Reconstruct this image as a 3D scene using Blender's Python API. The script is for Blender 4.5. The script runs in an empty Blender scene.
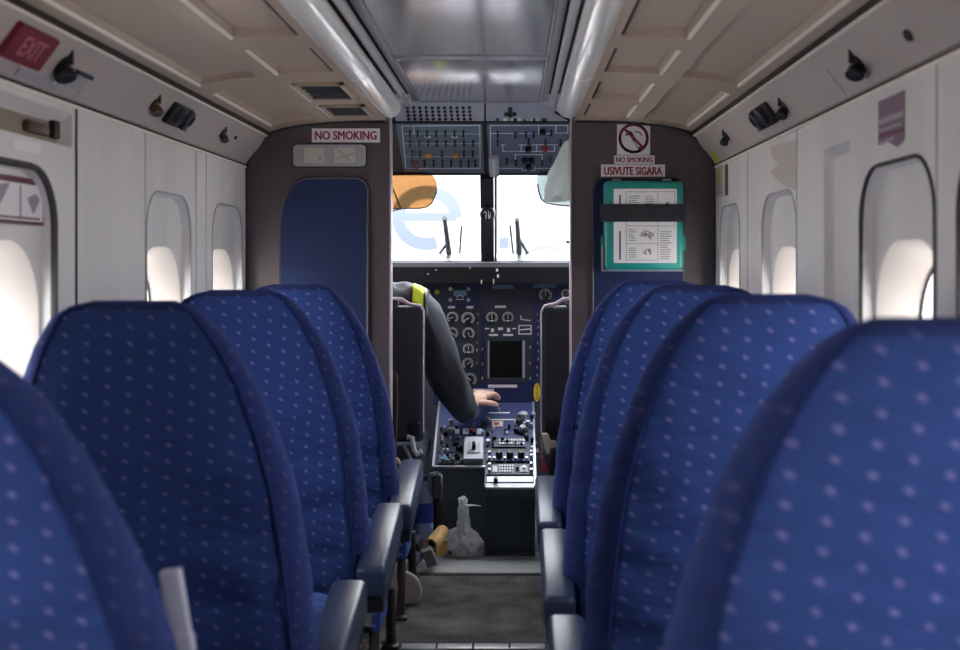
import bpy, bmesh, math, random
from mathutils import Vector, Matrix, noise
from mathutils.bvhtree import BVHTree

random.seed(7)
SC = bpy.context.scene
COL = SC.collection
PI = math.pi

# ------------------------------------------------------------------ camera
CAM = Vector((0.115, 0.0, 1.06))
FPX, VPX, VPY = 1195.0, 515.0, 262.0
cd = bpy.data.cameras.new('camera')
cam = bpy.data.objects.new('camera', cd)
COL.objects.link(cam)
cam.location = CAM
cam.rotation_euler = (PI / 2, 0, 0)
cd.sensor_width = 36.0
cd.lens = FPX * 36.0 / 960.0
cd.shift_x = -(VPX - 480.0) / 960.0
cd.shift_y = -(325.0 - VPY) / 960.0
cd.clip_start = 0.05
cd.clip_end = 300
cd.dof.use_dof = True
cd.dof.focus_distance = 4.3
cd.dof.aperture_fstop = 4.2
SC.camera = cam


def at(px, py, d):
    return Vector((CAM.x + (px - VPX) * d / FPX, d, CAM.z - (py - VPY) * d / FPX))


# ------------------------------------------------------------------ colours and materials
def lin(c):
    def f(v):
        v /= 255.0
        return v / 12.92 if v <= 0.04045 else ((v + 0.055) / 1.055) ** 2.4
    return (f(c[0]), f(c[1]), f(c[2]), 1.0)


def mat(name, rgb, rough=0.6, metal=0.0, spec=0.5, bump=0.0, bscale=40.0, var=0.0, vscale=6.0, stretch=(1, 1, 1), coat=0.0):
    m = bpy.data.materials.new(name)
    m.use_nodes = True
    nt = m.node_tree
    b = nt.nodes['Principled BSDF']
    b.inputs['Base Color'].default_value = lin(rgb)
    b.inputs['Roughness'].default_value = rough
    b.inputs['Metallic'].default_value = metal
    b.inputs['Specular IOR Level'].default_value = spec
    b.inputs['Coat Weight'].default_value = coat
    if bump or var:
        tc = nt.nodes.new('ShaderNodeTexCoord')
        mp = nt.nodes.new('ShaderNodeMapping')
        mp.inputs['Scale'].default_value = stretch
        nt.links.new(tc.outputs['Object'], mp.inputs['Vector'])
    if bump:
        n = nt.nodes.new('ShaderNodeTexNoise')
        n.inputs['Scale'].default_value = bscale
        n.inputs['Detail'].default_value = 4
        nt.links.new(mp.outputs[0], n.inputs['Vector'])
        bp = nt.nodes.new('ShaderNodeBump')
        bp.inputs['Strength'].default_value = bump
        bp.inputs['Distance'].default_value = 0.01
        nt.links.new(n.outputs['Fac'], bp.inputs['Height'])
        nt.links.new(bp.outputs[0], b.inputs['Normal'])
    if var:
        n = nt.nodes.new('ShaderNodeTexNoise')
        n.inputs['Scale'].default_value = vscale
        n.inputs['Detail'].default_value = 5
        nt.links.new(mp.outputs[0], n.inputs['Vector'])
        r = nt.nodes.new('ShaderNodeValToRGB')
        c = lin(rgb)
        r.color_ramp.elements[0].position = 0.3
        r.color_ramp.elements[1].position = 0.7
        r.color_ramp.elements[0].color = tuple(c[i] * (1 - var) for i in range(3)) + (1,)
        r.color_ramp.elements[1].color = tuple(min(1, c[i] * (1 + var)) for i in range(3)) + (1,)
        nt.links.new(n.outputs['Fac'], r.inputs['Fac'])
        nt.links.new(r.outputs[0], b.inputs['Base Color'])
    return m


def glass_mat(name, rgb, gloss=0.06, rough=0.02):
    m = bpy.data.materials.new(name)
    m.use_nodes = True
    nt = m.node_tree
    out = nt.nodes['Material Output']
    nt.nodes.remove(nt.nodes['Principled BSDF'])
    t = nt.nodes.new('ShaderNodeBsdfTransparent')
    t.inputs[0].default_value = lin(rgb)
    g = nt.nodes.new('ShaderNodeBsdfGlossy')
    g.inputs['Roughness'].default_value = rough
    mx = nt.nodes.new('ShaderNodeMixShader')
    mx.inputs[0].default_value = gloss
    nt.links.new(t.outputs[0], mx.inputs[1])
    nt.links.new(g.outputs[0], mx.inputs[2])
    nt.links.new(mx.outputs[0], out.inputs[0])
    return m


def film_mat(name, rgb, opacity, rough=0.35):
    """cloudy plastic: part see-through, part diffuse/translucent, with a gloss"""
    m = bpy.data.materials.new(name)
    m.use_nodes = True
    nt = m.node_tree
    out = nt.nodes['Material Output']
    b = nt.nodes['Principled BSDF']
    b.inputs['Base Color'].default_value = lin(rgb)
    b.inputs['Roughness'].default_value = rough
    tl = nt.nodes.new('ShaderNodeBsdfTranslucent')
    tl.inputs[0].default_value = lin(rgb)
    m1 = nt.nodes.new('ShaderNodeMixShader')
    m1.inputs[0].default_value = 0.45
    nt.links.new(b.outputs[0], m1.inputs[1])
    nt.links.new(tl.outputs[0], m1.inputs[2])
    t = nt.nodes.new('ShaderNodeBsdfTransparent')
    t.inputs[0].default_value = lin(rgb)
    m2 = nt.nodes.new('ShaderNodeMixShader')
    m2.inputs[0].default_value = opacity
    nt.links.new(t.outputs[0], m2.inputs[1])
    nt.links.new(m1.outputs[0], m2.inputs[2])
    nt.links.new(m2.outputs[0], out.inputs[0])
    return m


def fabric_mat(name, base, dot, colw=0.0345, rowh=0.028):
    """blue seat cover woven with staggered rows of small slanted lilac dashes"""
    m = mat(name, base, rough=0.95, spec=0.15)
    nt = m.node_tree
    N, L = nt.nodes, nt.links
    b = N['Principled BSDF']
    b.inputs['Sheen Weight'].default_value = 0.25
    b.inputs['Sheen Roughness'].default_value = 0.6
    b.inputs['Sheen Tint'].default_value = lin((120, 140, 210))
    tc = N.new('ShaderNodeTexCoord')
    sp = N.new('ShaderNodeSeparateXYZ')
    L.new(tc.outputs['Object'], sp.inputs[0])

    def M(op, a, bb=None, c=None):
        n = N.new('ShaderNodeMath')
        n.operation = op
        for i, v in enumerate((a, bb, c)):
            if v is None:
                continue
            if isinstance(v, (int, float)):
                n.inputs[i].default_value = v
            else:
                L.new(v, n.inputs[i])
        return n.outputs[0]
    u = M('DIVIDE', M('ADD', sp.outputs['X'], M('MULTIPLY', sp.outputs['Y'], 0.6)), colw)
    ci = M('FLOOR', u)
    fu = M('MULTIPLY', M('SUBTRACT', M('FRACT', u), 0.5), colw)
    v = M('ADD', M('DIVIDE', sp.outputs['Z'], rowh), M('MULTIPLY', M('FLOORED_MODULO', ci, 2.0), 0.5))
    fv = M('MULTIPLY', M('SUBTRACT', M('FRACT', v), 0.5), rowh)
    # slanted ellipse
    r1 = M('ADD', M('MULTIPLY', fu, 0.82), M('MULTIPLY', fv, -0.57))
    r2 = M('ADD', M('MULTIPLY', fu, 0.57), M('MULTIPLY', fv, 0.82))
    split = M('ABSOLUTE', M('SUBTRACT', M('ABSOLUTE', r2), 0.0016))
    d = M('ADD', M('POWER', M('DIVIDE', M('ABSOLUTE', r1), 0.0062), 2.0), M('POWER', M('DIVIDE', M('ABSOLUTE', r2), 0.0034), 2.0))
    mask = N.new('ShaderNodeMapRange')
    mask.inputs['From Min'].default_value = 1.2
    mask.inputs['From Max'].default_value = 0.3
    L.new(d, mask.inputs['Value'])
    nz = N.new('ShaderNodeTexNoise')
    nz.inputs['Scale'].default_value = 900
    L.new(tc.outputs['Object'], nz.inputs['Vector'])
    fac = M('MULTIPLY', mask.outputs[0], M('ADD', 0.35, M('MULTIPLY', nz.outputs['Fac'], 0.9)))
    mx = N.new('ShaderNodeMix')
    mx.data_type = 'RGBA'
    L.new(fac, mx.inputs['Factor'])
    mx.inputs['A'].default_value = lin(base)
    mx.inputs['B'].default_value = lin(dot)
    L.new(mx.outputs['Result'], b.inputs['Base Color'])
    n2 = N.new('ShaderNodeTexNoise')
    n2.inputs['Scale'].default_value = 6
    n2.inputs['Detail'].default_value = 3
    mp = N.new('ShaderNodeMapping')
    mp.inputs['Scale'].default_value = (0.7, 1, 2.0)
    L.new(tc.outputs['Object'], mp.inputs[0])
    L.new(mp.outputs[0], n2.inputs['Vector'])
    bp = N.new('ShaderNodeBump')
    bp.inputs['Strength'].default_value = 0.6
    bp.inputs['Distance'].default_value = 0.05
    L.new(n2.outputs['Fac'], bp.inputs['Height'])
    n3 = N.new('ShaderNodeTexNoise')
    n3.inputs['Scale'].default_value = 500
    L.new(tc.outputs['Object'], n3.inputs['Vector'])
    bp2 = N.new('ShaderNodeBump')
    bp2.inputs['Strength'].default_value = 0.15
    bp2.inputs['Distance'].default_value = 0.002
    L.new(n3.outputs['Fac'], bp2.inputs['Height'])
    L.new(bp.outputs[0], bp2.inputs['Normal'])
    L.new(bp2.outputs[0], b.inputs['Normal'])
    return m


M = {}
M['wall'] = mat('wall_lining', (230, 227, 223), 0.42, spec=0.45, var=0.07, vscale=3.0, stretch=(1, 2.2, 0.35))
M['gasket'] = mat('window_gasket', (66, 63, 62), 0.7)
M['slot'] = mat('slot_lining', (150, 136, 122), 0.6)
M['reveal'] = mat('window_reveal', (232, 222, 212), 0.45)
M['cornice'] = mat('cornice_lining', (192, 180, 172), 0.4, var=0.05, vscale=2.5)
M['ceiling'] = mat('ceiling_lining', (180, 160, 141), 0.36, var=0.05, vscale=3)
M['bead_and_highlight'] = mat('pale_bead_and_highlight', (252, 242, 228), 0.3)  # cornice beads, and the painted highlight on coffer edges
M['gap'] = mat('dark_gap', (48, 43, 40), 0.8)
M['bulk'] = mat('bulkhead_vinyl', (88, 78, 80), 0.5, bump=0.06, bscale=300)
M['bluepanel'] = mat('navy_bulkhead_panel', (25, 42, 84), 0.8, var=0.08, vscale=14)
M['metal'] = mat('brushed_metal', (176, 176, 182), 0.32, 0.9)
M['jamb'] = mat('jamb_metal', (205, 192, 198), 0.4, 0.4)
M['carpet'] = None
M['sill'] = mat('sill_metal', (168, 170, 170), 0.42, 0.35, var=0.12, vscale=22)
M['pipe'] = mat('glossy_duct', (248, 244, 238), 0.2, 0.0, spec=1.0, coat=0.6)
M['frame'] = mat('panel_frame', (150, 151, 162), 0.3, 0.6)
M['rail'] = mat('rail_metal', (205, 203, 206), 0.3, 0.5)
M['panel'] = mat('brushed_panel', (232, 232, 238), 0.2, 0.9, bump=0.05, bscale=10, stretch=(1.5, 16, 1))
M['fabric'] = fabric_mat('blue_dotted_cover', (48, 70, 128), (124, 118, 174))
M['piping'] = mat('cover_piping', (34, 50, 100), 0.95, spec=0.1)
M['band'] = fabric_mat('blue_side_cover', (42, 54, 104), (78, 82, 128))  # darker cover on the sides and top of the backrest
M['arm'] = mat('slate_armrest_vinyl', (50, 60, 86), 0.34, spec=0.5, bump=0.08, bscale=180)
M['armdark'] = mat('dark_armrest_plastic', (30, 33, 44), 0.5)
M['leg'] = mat('seat_leg_metal', (62, 60, 62), 0.45, 0.5)
M['rod'] = mat('pale_rod', (170, 160, 158), 0.35, 0.6)
M['cream'] = mat('cream_plastic', (206, 194, 176), 0.5)
M['white'] = mat('white_print', (248, 246, 246), 0.55)
M['signwhite'] = mat('sign_white', (250, 243, 247), 0.55)
M['signred'] = mat('sign_red', (150, 26, 52), 0.55)
M['tagwhite'] = mat('tag_plastic', (196, 196, 214), 0.4)
M['grey'] = mat('grey_plastic', (172, 172, 174), 0.45)
M['lens'] = mat('fixture_lens', (204, 198, 186), 0.4)
M['black'] = mat('black_plastic', (26, 26, 30), 0.5)
M['dark'] = mat('dark_plastic', (44, 45, 54), 0.5)
M['bronze'] = mat('bronze_knob', (92, 72, 54), 0.4, 0.4)
M['teal'] = mat('teal_case_plastic', (36, 160, 148), 0.35, coat=0.3)
M['print'] = mat('leaflet_print', (92, 92, 92), 0.7)
M['strap'] = mat('black_webbing', (46, 46, 52), 0.8, bump=0.2, bscale=500)
M['exitred'] = mat('exit_red', (122, 24, 40), 0.5)
M['exittext'] = mat('exit_text', (186, 110, 124), 0.5)
M['purple'] = mat('placard_purple', (128, 104, 122), 0.5)
M['placgrey'] = mat('placard_grey', (168, 160, 170), 0.5)
M['maroon'] = mat('placard_maroon', (112, 40, 60), 0.5)
M['yellow'] = mat('sticker_yellow', (186, 190, 60), 0.5)
M['stain'] = mat('lining_stain', (208, 196, 184), 0.6)
M['over'] = mat('overhead_face', (104, 121, 138), 0.45)
M['over2'] = mat('overhead_face_dark', (98, 108, 132), 0.45)
M['fascia'] = mat('fascia_metal', (182, 186, 200), 0.35, 0.3)
M['line'] = mat('panel_line', (232, 236, 242), 0.5)
M['amber'] = mat('amber_lamp', (236, 150, 40), 0.3)
M['redknob'] = mat('red_knob', (160, 40, 50), 0.4)
M['inst'] = mat('instrument_face', (46, 54, 96), 0.45, var=0.06, vscale=10)
M['instgrey'] = mat('instrument_grey', (58, 62, 78), 0.45)
M['dial'] = mat('gauge_dial', (22, 23, 28), 0.35)
M['bezel'] = mat('gauge_bezel', (54, 58, 66), 0.35, 0.2)
M['tick'] = mat('gauge_mark', (250, 251, 246), 0.5)
M['screen'] = mat('display_glass', (24, 25, 26), 0.5, spec=0.1)
M['display'] = mat('blue_display', (120, 160, 205), 0.4)
M['glare'] = mat('glareshield_vinyl', (32, 32, 38), 0.75, spec=0.2, bump=0.06, bscale=200)
M['ped'] = mat('pedestal_paint', (70, 84, 92), 0.42, var=0.08, vscale=12)
M['pedtop'] = mat('pedestal_face', (40, 50, 98), 0.4)
M['silver'] = mat('silver_knob', (190, 192, 198), 0.28, 0.8)
M['key'] = mat('pale_key', (196, 198, 206), 0.45)
M['knob'] = mat('black_knob', (22, 22, 28), 0.4)
M['cseat'] = mat('cockpit_seat_cloth', (54, 56, 66), 0.75, bump=0.1, bscale=150)
M['cseat2'] = mat('cockpit_seat_back_shell', (36, 36, 42), 0.6)
M['fleece'] = mat('pale_pink_piping', (226, 204, 216), 0.8)
M['jacket'] = mat('grey_jacket', (66, 68, 76), 0.75, bump=0.6, bscale=11, var=0.1, vscale=12)
M['trousers'] = mat('dark_trousers', (34, 36, 46), 0.85)
M['skin'] = mat('skin', (214, 172, 152), 0.5)
M['hair'] = mat('dark_hair', (42, 34, 30), 0.7)
M['shoe'] = mat('dark_shoe', (30, 28, 28), 0.5)
M['eye'] = mat('eye_white', (230, 228, 224), 0.3)
M['vest'] = mat('hi_vis_yellow', (214, 228, 40), 0.6)
M['wind'] = glass_mat('clear_pane', (250, 250, 252), 0.04)
M['amberglass'] = glass_mat('amber_visor_film', (198, 170, 134), 0.03)
M['greenglass'] = glass_mat('pale_green_visor_film', (180, 189, 189), 0.04)
M['visoredge'] = mat('visor_edge', (48, 34, 34), 0.5)
M['rag'] = film_mat('white_cloth', (236, 242, 238), 0.93, 0.8)
M['cockpit'] = mat('cockpit_lining', (120, 120, 126), 0.7)
M['bagfilm'] = film_mat('clear_bag_film', (246, 248, 250), 0.86, 0.1)
M['bottle'] = film_mat('bottle_plastic', (206, 214, 240), 0.45, 0.12)
M['botlabel'] = mat('bottle_label', (44, 62, 150), 0.4)
M['kraft'] = mat('yellow_card', (188, 150, 92), 0.7, var=0.3, vscale=30)
M['brown'] = mat('brown_content', (110, 66, 44), 0.7)
M['greycard'] = mat('grey_card', (128, 124, 122), 0.7)
M['greybag'] = mat('grey_bag_cloth', (86, 88, 98), 0.85, bump=0.3, bscale=60)
M['tagyellow'] = mat('tag_yellow', (252, 214, 60), 0.5)
M['blackpanel'] = mat('black_cover_plate', (44, 54, 60), 0.45)
M['pink'] = mat('pink_red_ribbon', (182, 56, 84), 0.6)
M['strapcream'] = mat('cream_strap', (190, 168, 140), 0.8)
M['hull'] = mat('hull_white', (140, 137, 140), 0.5)
M['letter'] = mat('livery_blue', (56, 65, 75), 0.5)
M['liverygrey'] = mat('livery_grey', (88, 87, 91), 0.5)
M['liveryred'] = mat('livery_red', (90, 76, 76), 0.5)
M['apron'] = mat('apron_concrete', (196, 192, 186), 0.9, var=0.1, vscale=0.6)
M['wiper'] = mat('wiper_metal', (52, 60, 62), 0.5)


def carpet():
    m = mat('ribbed_carpet', (96, 96, 92), 0.95, spec=0.1)
    nt = m.node_tree
    b = nt.nodes['Principled BSDF']
    tc = nt.nodes.new('ShaderNodeTexCoord')
    n = nt.nodes.new('ShaderNodeTexNoise')
    n.inputs['Scale'].default_value = 9
    n.inputs['Detail'].default_value = 6
    nt.links.new(tc.outputs['Object'], n.inputs['Vector'])
    w = nt.nodes.new('ShaderNodeTexWave')
    w.wave_type = 'BANDS'
    w.bands_direction = 'X'
    w.inputs['Scale'].default_value = 26
    w.inputs['Distortion'].default_value = 0.6
    nt.links.new(tc.outputs['Object'], w.inputs['Vector'])
    n2 = nt.nodes.new('ShaderNodeTexNoise')
    n2.inputs['Scale'].default_value = 380
    nt.links.new(tc.outputs['Object'], n2.inputs['Vector'])
    r = nt.nodes.new('ShaderNodeValToRGB')
    r.color_ramp.elements[0].position = 0.3
    r.color_ramp.elements[0].color = lin((70, 69, 68))
    r.color_ramp.elements[1].position = 0.72
    r.color_ramp.elements[1].color = lin((114, 112, 109))
    ad = nt.nodes.new('ShaderNodeMath')
    ad.operation = 'MULTIPLY_ADD'
    nt.links.new(w.outputs['Fac'], ad.inputs[0])
    ad.inputs[1].default_value = 0.07
    a2 = nt.nodes.new('ShaderNodeMath')
    a2.operation = 'MULTIPLY_ADD'
    nt.links.new(n2.outputs['Fac'], a2.inputs[0])
    a2.inputs[1].default_value = 0.3
    nt.links.new(n.outputs['Fac'], a2.inputs[2])
    sb = nt.nodes.new('ShaderNodeMath')
    sb.operation = 'SUBTRACT'
    nt.links.new(a2.outputs[0], sb.inputs[0])
    sb.inputs[1].default_value = 0.2
    nt.links.new(sb.outputs[0], ad.inputs[2])
    nt.links.new(ad.outputs[0], r.inputs['Fac'])
    nt.links.new(r.outputs[0], b.inputs['Base Color'])
    bp = nt.nodes.new('ShaderNodeBump')
    bp.inputs['Strength'].default_value = 0.2
    bp.inputs['Distance'].default_value = 0.003
    nt.links.new(w.outputs['Fac'], bp.inputs['Height'])
    nt.links.new(bp.outputs[0], b.inputs['Normal'])
    return m


M['carpet'] = carpet()


# ------------------------------------------------------------------ frames (a flat surface in the place)
class Fr:
    def __init__(s, o, u, v):
        s.o = Vector(o)
        s.u = Vector(u).normalized()
        s.v = (Vector(v) - s.u * Vector(v).dot(s.u)).normalized()
        s.n = s.u.cross(s.v)

    def p(s, a, b, c=0.0):
        return s.o + s.u * a + s.v * b + s.n * c

    def hit(s, px, py):
        """where the line of sight through a point of the photograph meets this surface"""
        d = at(px, py, 1.0) - CAM
        t = (s.o - CAM).dot(s.n) / d.dot(s.n)
        q = CAM + d * t - s.o
        return q.dot(s.u), q.dot(s.v)


# ------------------------------------------------------------------ mesh builder
_fontcache = {}


class MB:
    def __init__(s):
        s.v, s.f, s.fm, s.mats, s.cur = [], [], [], [], 0

    def mat(s, key):
        m = M[key]
        if m not in s.mats:
            s.mats.append(m)
        s.cur = s.mats.index(m)
        return s

    def add(s, vs, fs):
        b = len(s.v)
        s.v.extend(Vector(q) for q in vs)
        for f in fs:
            s.f.append(tuple(b + i for i in f))
            s.fm.append(s.cur)

    def addbm(s, bm):
        bm.verts.index_update()
        s.add([v.co.copy() for v in bm.verts], [[v.index for v in f.verts] for f in bm.faces])
        bm.free()

    def box(s, c, d, r=0.0, seg=2, rot=None, fr=None):
        bm = bmesh.new()
        bmesh.ops.create_cube(bm, size=1.0)
        for v in bm.verts:
            v.co = Vector((v.co.x * d[0], v.co.y * d[1], v.co.z * d[2]))
        if r > 0:
            bmesh.ops.bevel(bm, geom=list(bm.edges), offset=min(r, min(d) * 0.49), segments=seg, profile=0.5, affect='EDGES')
        for v in bm.verts:
            q = v.co
            if rot is not None:
                q = rot @ q
            q = q + Vector(c)
            if fr is not None:
                q = fr.p(q.x, q.y, q.z)
            v.co = q
        s.addbm(bm)
        return s

    def tube(s, path, r, seg=8, closed=False, caps=True):
        path = [Vector(p) for p in path]
        n = len(path)
        rr = r if isinstance(r, (list, tuple)) else [r] * n
        up = None
        rings = []
        for i, p in enumerate(path):
            if closed:
                t = path[(i + 1) % n] - path[i - 1]
            else:
                t = path[min(i + 1, n - 1)] - path[max(i - 1, 0)]
            if t.length < 1e-9:
                t = Vector((0, 0, 1))
            t.normalize()
            if up is None:
                up = Vector((0, 0, 1)) if abs(t.z) < 0.9 else Vector((0, 1, 0))
            up = (up - t * up.dot(t))
            if up.length < 1e-6:
                up = t.orthogonal()
            up.normalize()
            w = t.cross(up)
            rings.append([p + (up * math.cos(2 * PI * k / seg) + w * math.sin(2 * PI * k / seg)) * rr[i] for k in range(seg)])
        vs = [q for ring in rings for q in ring]
        fs = []
        for i in range(n if closed else n - 1):
            j = (i + 1) % n
            for k in range(seg):
                k2 = (k + 1) % seg
                fs.append((i * seg + k, i * seg + k2, j * seg + k2, j * seg + k))
        if caps and not closed:
            fs.append(tuple(reversed(range(seg))))
            fs.append(tuple((n - 1) * seg + k for k in range(seg)))
        s.add(vs, fs)
        return s

    def prism(s, pts, fr, c0, c1):
        """outline in a frame, extruded from height c0 to c1"""
        n = len(pts)
        vs = [fr.p(a, b, c0) for a, b in pts] + [fr.p(a, b, c1) for a, b in pts]
        fs = [tuple(reversed(range(n))), tuple(range(n, 2 * n))]
        for i in range(n):
            j = (i + 1) % n
            fs.append((i, j, n + j, n + i))
        s.add(vs, fs)
        return s

    def rect(s, fr, a0, b0, a1, b1, c0, c1, r=0.0):
        a0, a1 = min(a0, a1), max(a0, a1)
        b0, b1 = min(b0, b1), max(b0, b1)
        if r <= 0:
            s.prism([(a0, b0), (a1, b0), (a1, b1), (a0, b1)], fr, c0, c1)
        else:
            s.prism(rrect(a0, b0, a1, b1, r, r), fr, c0, c1)
        return s

    def lathe(s, prof, o, axis, seg=20):
        axis = Vector(axis).normalized()
        e1 = axis.orthogonal().normalized()
        e2 = axis.cross(e1)
        o = Vector(o)
        vs, fs = [], []
        n = len(prof)
        for r, h in prof:
            for k in range(seg):
                a = 2 * PI * k / seg
                vs.append(o + axis * h + (e1 * math.cos(a) + e2 * math.sin(a)) * r)
        for i in range(n - 1):
            for k in range(seg):
                k2 = (k + 1) % seg
                fs.append((i * seg + k, i * seg + k2, (i + 1) * seg + k2, (i + 1) * seg + k))
        if prof[0][0] > 1e-6:
            fs.append(tuple(reversed(range(seg))))
        if prof[-1][0] > 1e-6:
            fs.append(tuple((n - 1) * seg + k for k in range(seg)))
        s.add(vs, fs)
        return s

    def line(s, fr, pts, w, c0, c1):
        for (a, b), (c, d) in zip(pts, pts[1:]):
            t = Vector((c - a, d - b))
            if t.length < 1e-9:
                continue
            t.normalize()
            q = Vector((-t.y, t.x)) * w * 0.5
            e = t * w * 0.5
            s.prism([(a - q.x - e.x, b - q.y - e.y), (c - q.x + e.x, d - q.y + e.y), (c + q.x + e.x, d + q.y + e.y), (a + q.x - e.x, b + q.y - e.y)], fr, c0, c1)
        return s

    def text(s, fr, txt, a0, b0, a1, b1, c0, c1, bold=0.0):
        thick, bold = bold, 0.0
        """lettering that fills a rectangle of a frame"""
        key = (txt, bold)
        if key not in _fontcache:
            cu = bpy.data.curves.new('lettering_curve', 'FONT')
            cu.body = txt
            cu.offset = bold
            cu.resolution_u = 3
            ob = bpy.data.objects.new('lettering_curve', cu)
            COL.objects.link(ob)
            bpy.context.view_layer.update()
            dg = bpy.context.evaluated_depsgraph_get()
            me = bpy.data.meshes.new_from_object(ob.evaluated_get(dg))
            _fontcache[key] = ([v.co.copy() for v in me.vertices], [tuple(p.vertices) for p in me.polygons])
            bpy.data.objects.remove(ob)
            bpy.data.meshes.remove(me)
            bpy.data.curves.remove(cu)
        vs, fs = _fontcache[key]
        x0, x1 = min(v.x for v in vs), max(v.x for v in vs)
        y0, y1 = min(v.y for v in vs), max(v.y for v in vs)
        out = [fr.p(a0 + (v.x - x0) / (x1 - x0) * (a1 - a0), b0 + (v.y - y0) / (y1 - y0) * (b1 - b0), c1) for v in vs]
        s.add(out, fs)
        if thick:
            w_ = (b1 - b0) * 0.045
            for dx, dy, k_ in ((w_, 0, 1), (-w_, 0, 2), (0, w_ * 0.6, 3), (0, -w_ * 0.6, 4)):
                s.add([q + fr.u * dx + fr.v * dy + fr.n * 0.00003 * k_ for q in out], fs)
        return s

    def build(s, name, key=None, parent=None, smooth=35, local=None, kind=None, label=None):
        me = bpy.data.meshes.new(name)
        o = bpy.data.objects.new(name, me)
        COL.objects.link(o)
        vs = s.v
        if parent is not None:
            o.parent = parent
        off = Vector(local) if local is not None else Vector((0, 0, 0))
        me.from_pydata([tuple(v - off) for v in vs], [], s.f)
        if key is not None and not s.mats:
            me.materials.append(M[key])
        for m in s.mats:
            me.materials.append(m)
        if s.mats:
            me.polygons.foreach_set('material_index', s.fm)
        me.validate()
        bm = bmesh.new()
        bm.from_mesh(me)
        bmesh.ops.recalc_face_normals(bm, faces=bm.faces)
        bm.to_mesh(me)
        bm.free()
        if smooth:
            me.polygons.foreach_set('use_smooth', [True] * len(me.polygons))
            me.set_sharp_from_angle(angle=math.radians(smooth))
        if local is not None and parent is None:
            o.location = off
        if kind:
            o['kind'] = kind
        if label:
            o['label'] = label
        me.update()
        return o


def rrect(a0, b0, a1, b1, rt, rb, seg=6):
    """rounded rectangle outline, counter-clockwise, top and bottom radii"""
    pts = []
    for cx, cy, r, st in ((a1 - rb, b0 + rb, rb, -90), (a1 - rt, b1 - rt, rt, 0), (a0 + rt, b1 - rt, rt, 90), (a0 + rb, b0 + rb, rb, 180)):
        for k in range(seg + 1):
            a = math.radians(st + 90 * k / seg)
            pts.append((cx + r * math.cos(a), cy + r * math.sin(a)))
    return pts


def tag(o, label, cat, group=None):
    o['label'] = label
    o['category'] = cat
    if group:
        o['group'] = group
    return o


def empty(name, loc, label, cat, group=None):
    o = bpy.data.objects.new(name, None)
    COL.objects.link(o)
    o.location = loc
    o.empty_display_size = 0.05
    return tag(o, label, cat, group)


def struct(o):
    o['kind'] = 'structure'
    return o


def child(mb, name, key, root, **kw):
    """part of an Empty-rooted thing: mesh data is stored relative to the root"""
    return mb.build(name, key, root, local=root.matrix_basis.translation if root.parent is None else wloc(root), **kw)


def wloc(o):
    t = Vector((0, 0, 0))
    while o is not None:
        t = t + o.location
        o = o.parent
    return t


def interp(tab, x):
    if x <= tab[0][0]:
        return tab[0][1]
    for (x0, y0), (x1, y1) in zip(tab, tab[1:]):
        if x <= x1:
            return y0 + (y1 - y0) * (x - x0) / (x1 - x0)
    return tab[-1][1]


# ------------------------------------------------------------------ surfaces of the place
HW = 0.785          # half width of the cabin
YB = 4.0            # bulkhead
YR = -2.3           # rear end of the cabin
WZ = 1.383          # top of the side lining
wallR = Fr((HW, 0, 0), (0, -1, 0), (0, 0, 1))
wallL = Fr((-HW, 0, 0), (0, 1, 0), (0, 0, 1))
corR = Fr((0.781, 0, 1.390), (0, -1, 0), (-0.068, 0, 0.093))
corL = Fr((-0.781, 0, 1.390), (0, 1, 0), (0.068, 0, 0.093))
bulk = Fr((0, YB, 0), (1, 0, 0), (0, 0, 1))
overF = Fr((0, 4.035, 1.522), (1, 0, 0), (0, -0.315, 0.145))
fascF = Fr((0, 3.99, 1.53), (1, 0, 0), (0, 0, 1))
instF = Fr((0, 4.82, 0.5), (1, 0, 0), (0, 0.06, 1))
pedF = Fr((0, 4.30, 0.25), (1, 0, 0), (0, 0.45, 0.25))

# ---- floor
b = MB()
b.box((0, (YR + 4.06) / 2, -0.02), (1.7, 4.06 - YR, 0.04))
struct(b.build('floor', 'carpet'))
b = MB()
b.box((0, 4.72, -0.022), (1.7, 1.32, 0.04))
struct(b.build('floor_cockpit', 'ped'))
b = MB()
b.box((0, 4.22, 0.0005), (1.3, 0.27, 0.004))
struct(b.build('trim_7', 'sill'))
b = MB()
b.mat('gap').box((0, 4.048, 0.001), (1.4, 0.016, 0.004))
b.mat('sill').box((0, 4.08, 0.003), (1.4, 0.05, 0.008), 0.002)
struct(b.build('trim_1'))
b = MB()
b.mat('gap').box((0, 3.315, 0.001), (0.9, 0.012, 0.004))
b.mat('sill').box((0, 3.285, 0.002), (0.9, 0.045, 0.006), 0.002)
for k in range(9):
    b.mat('gap').box((-0.4 + 0.1 * k, 3.285, 0.0055), (0.006, 0.04, 0.002))
struct(b.build('trim_2'))

# ---- side walls with deep window pockets
WIN_R = [(2.11, 0.205), (3.04, 0.2), (3.73, 0.17), (1.60, 0.205), (0.75, 0.205), (-0.1, 0.205), (-0.95, 0.205), (-1.8, 0.205)]
WIN_L = [(2.10, 0.235), (3.115, 0.2), (3.745, 0.195), (0.75, 0.205), (-0.1, 0.205), (-0.95, 0.205), (-1.8, 0.205)]


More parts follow.
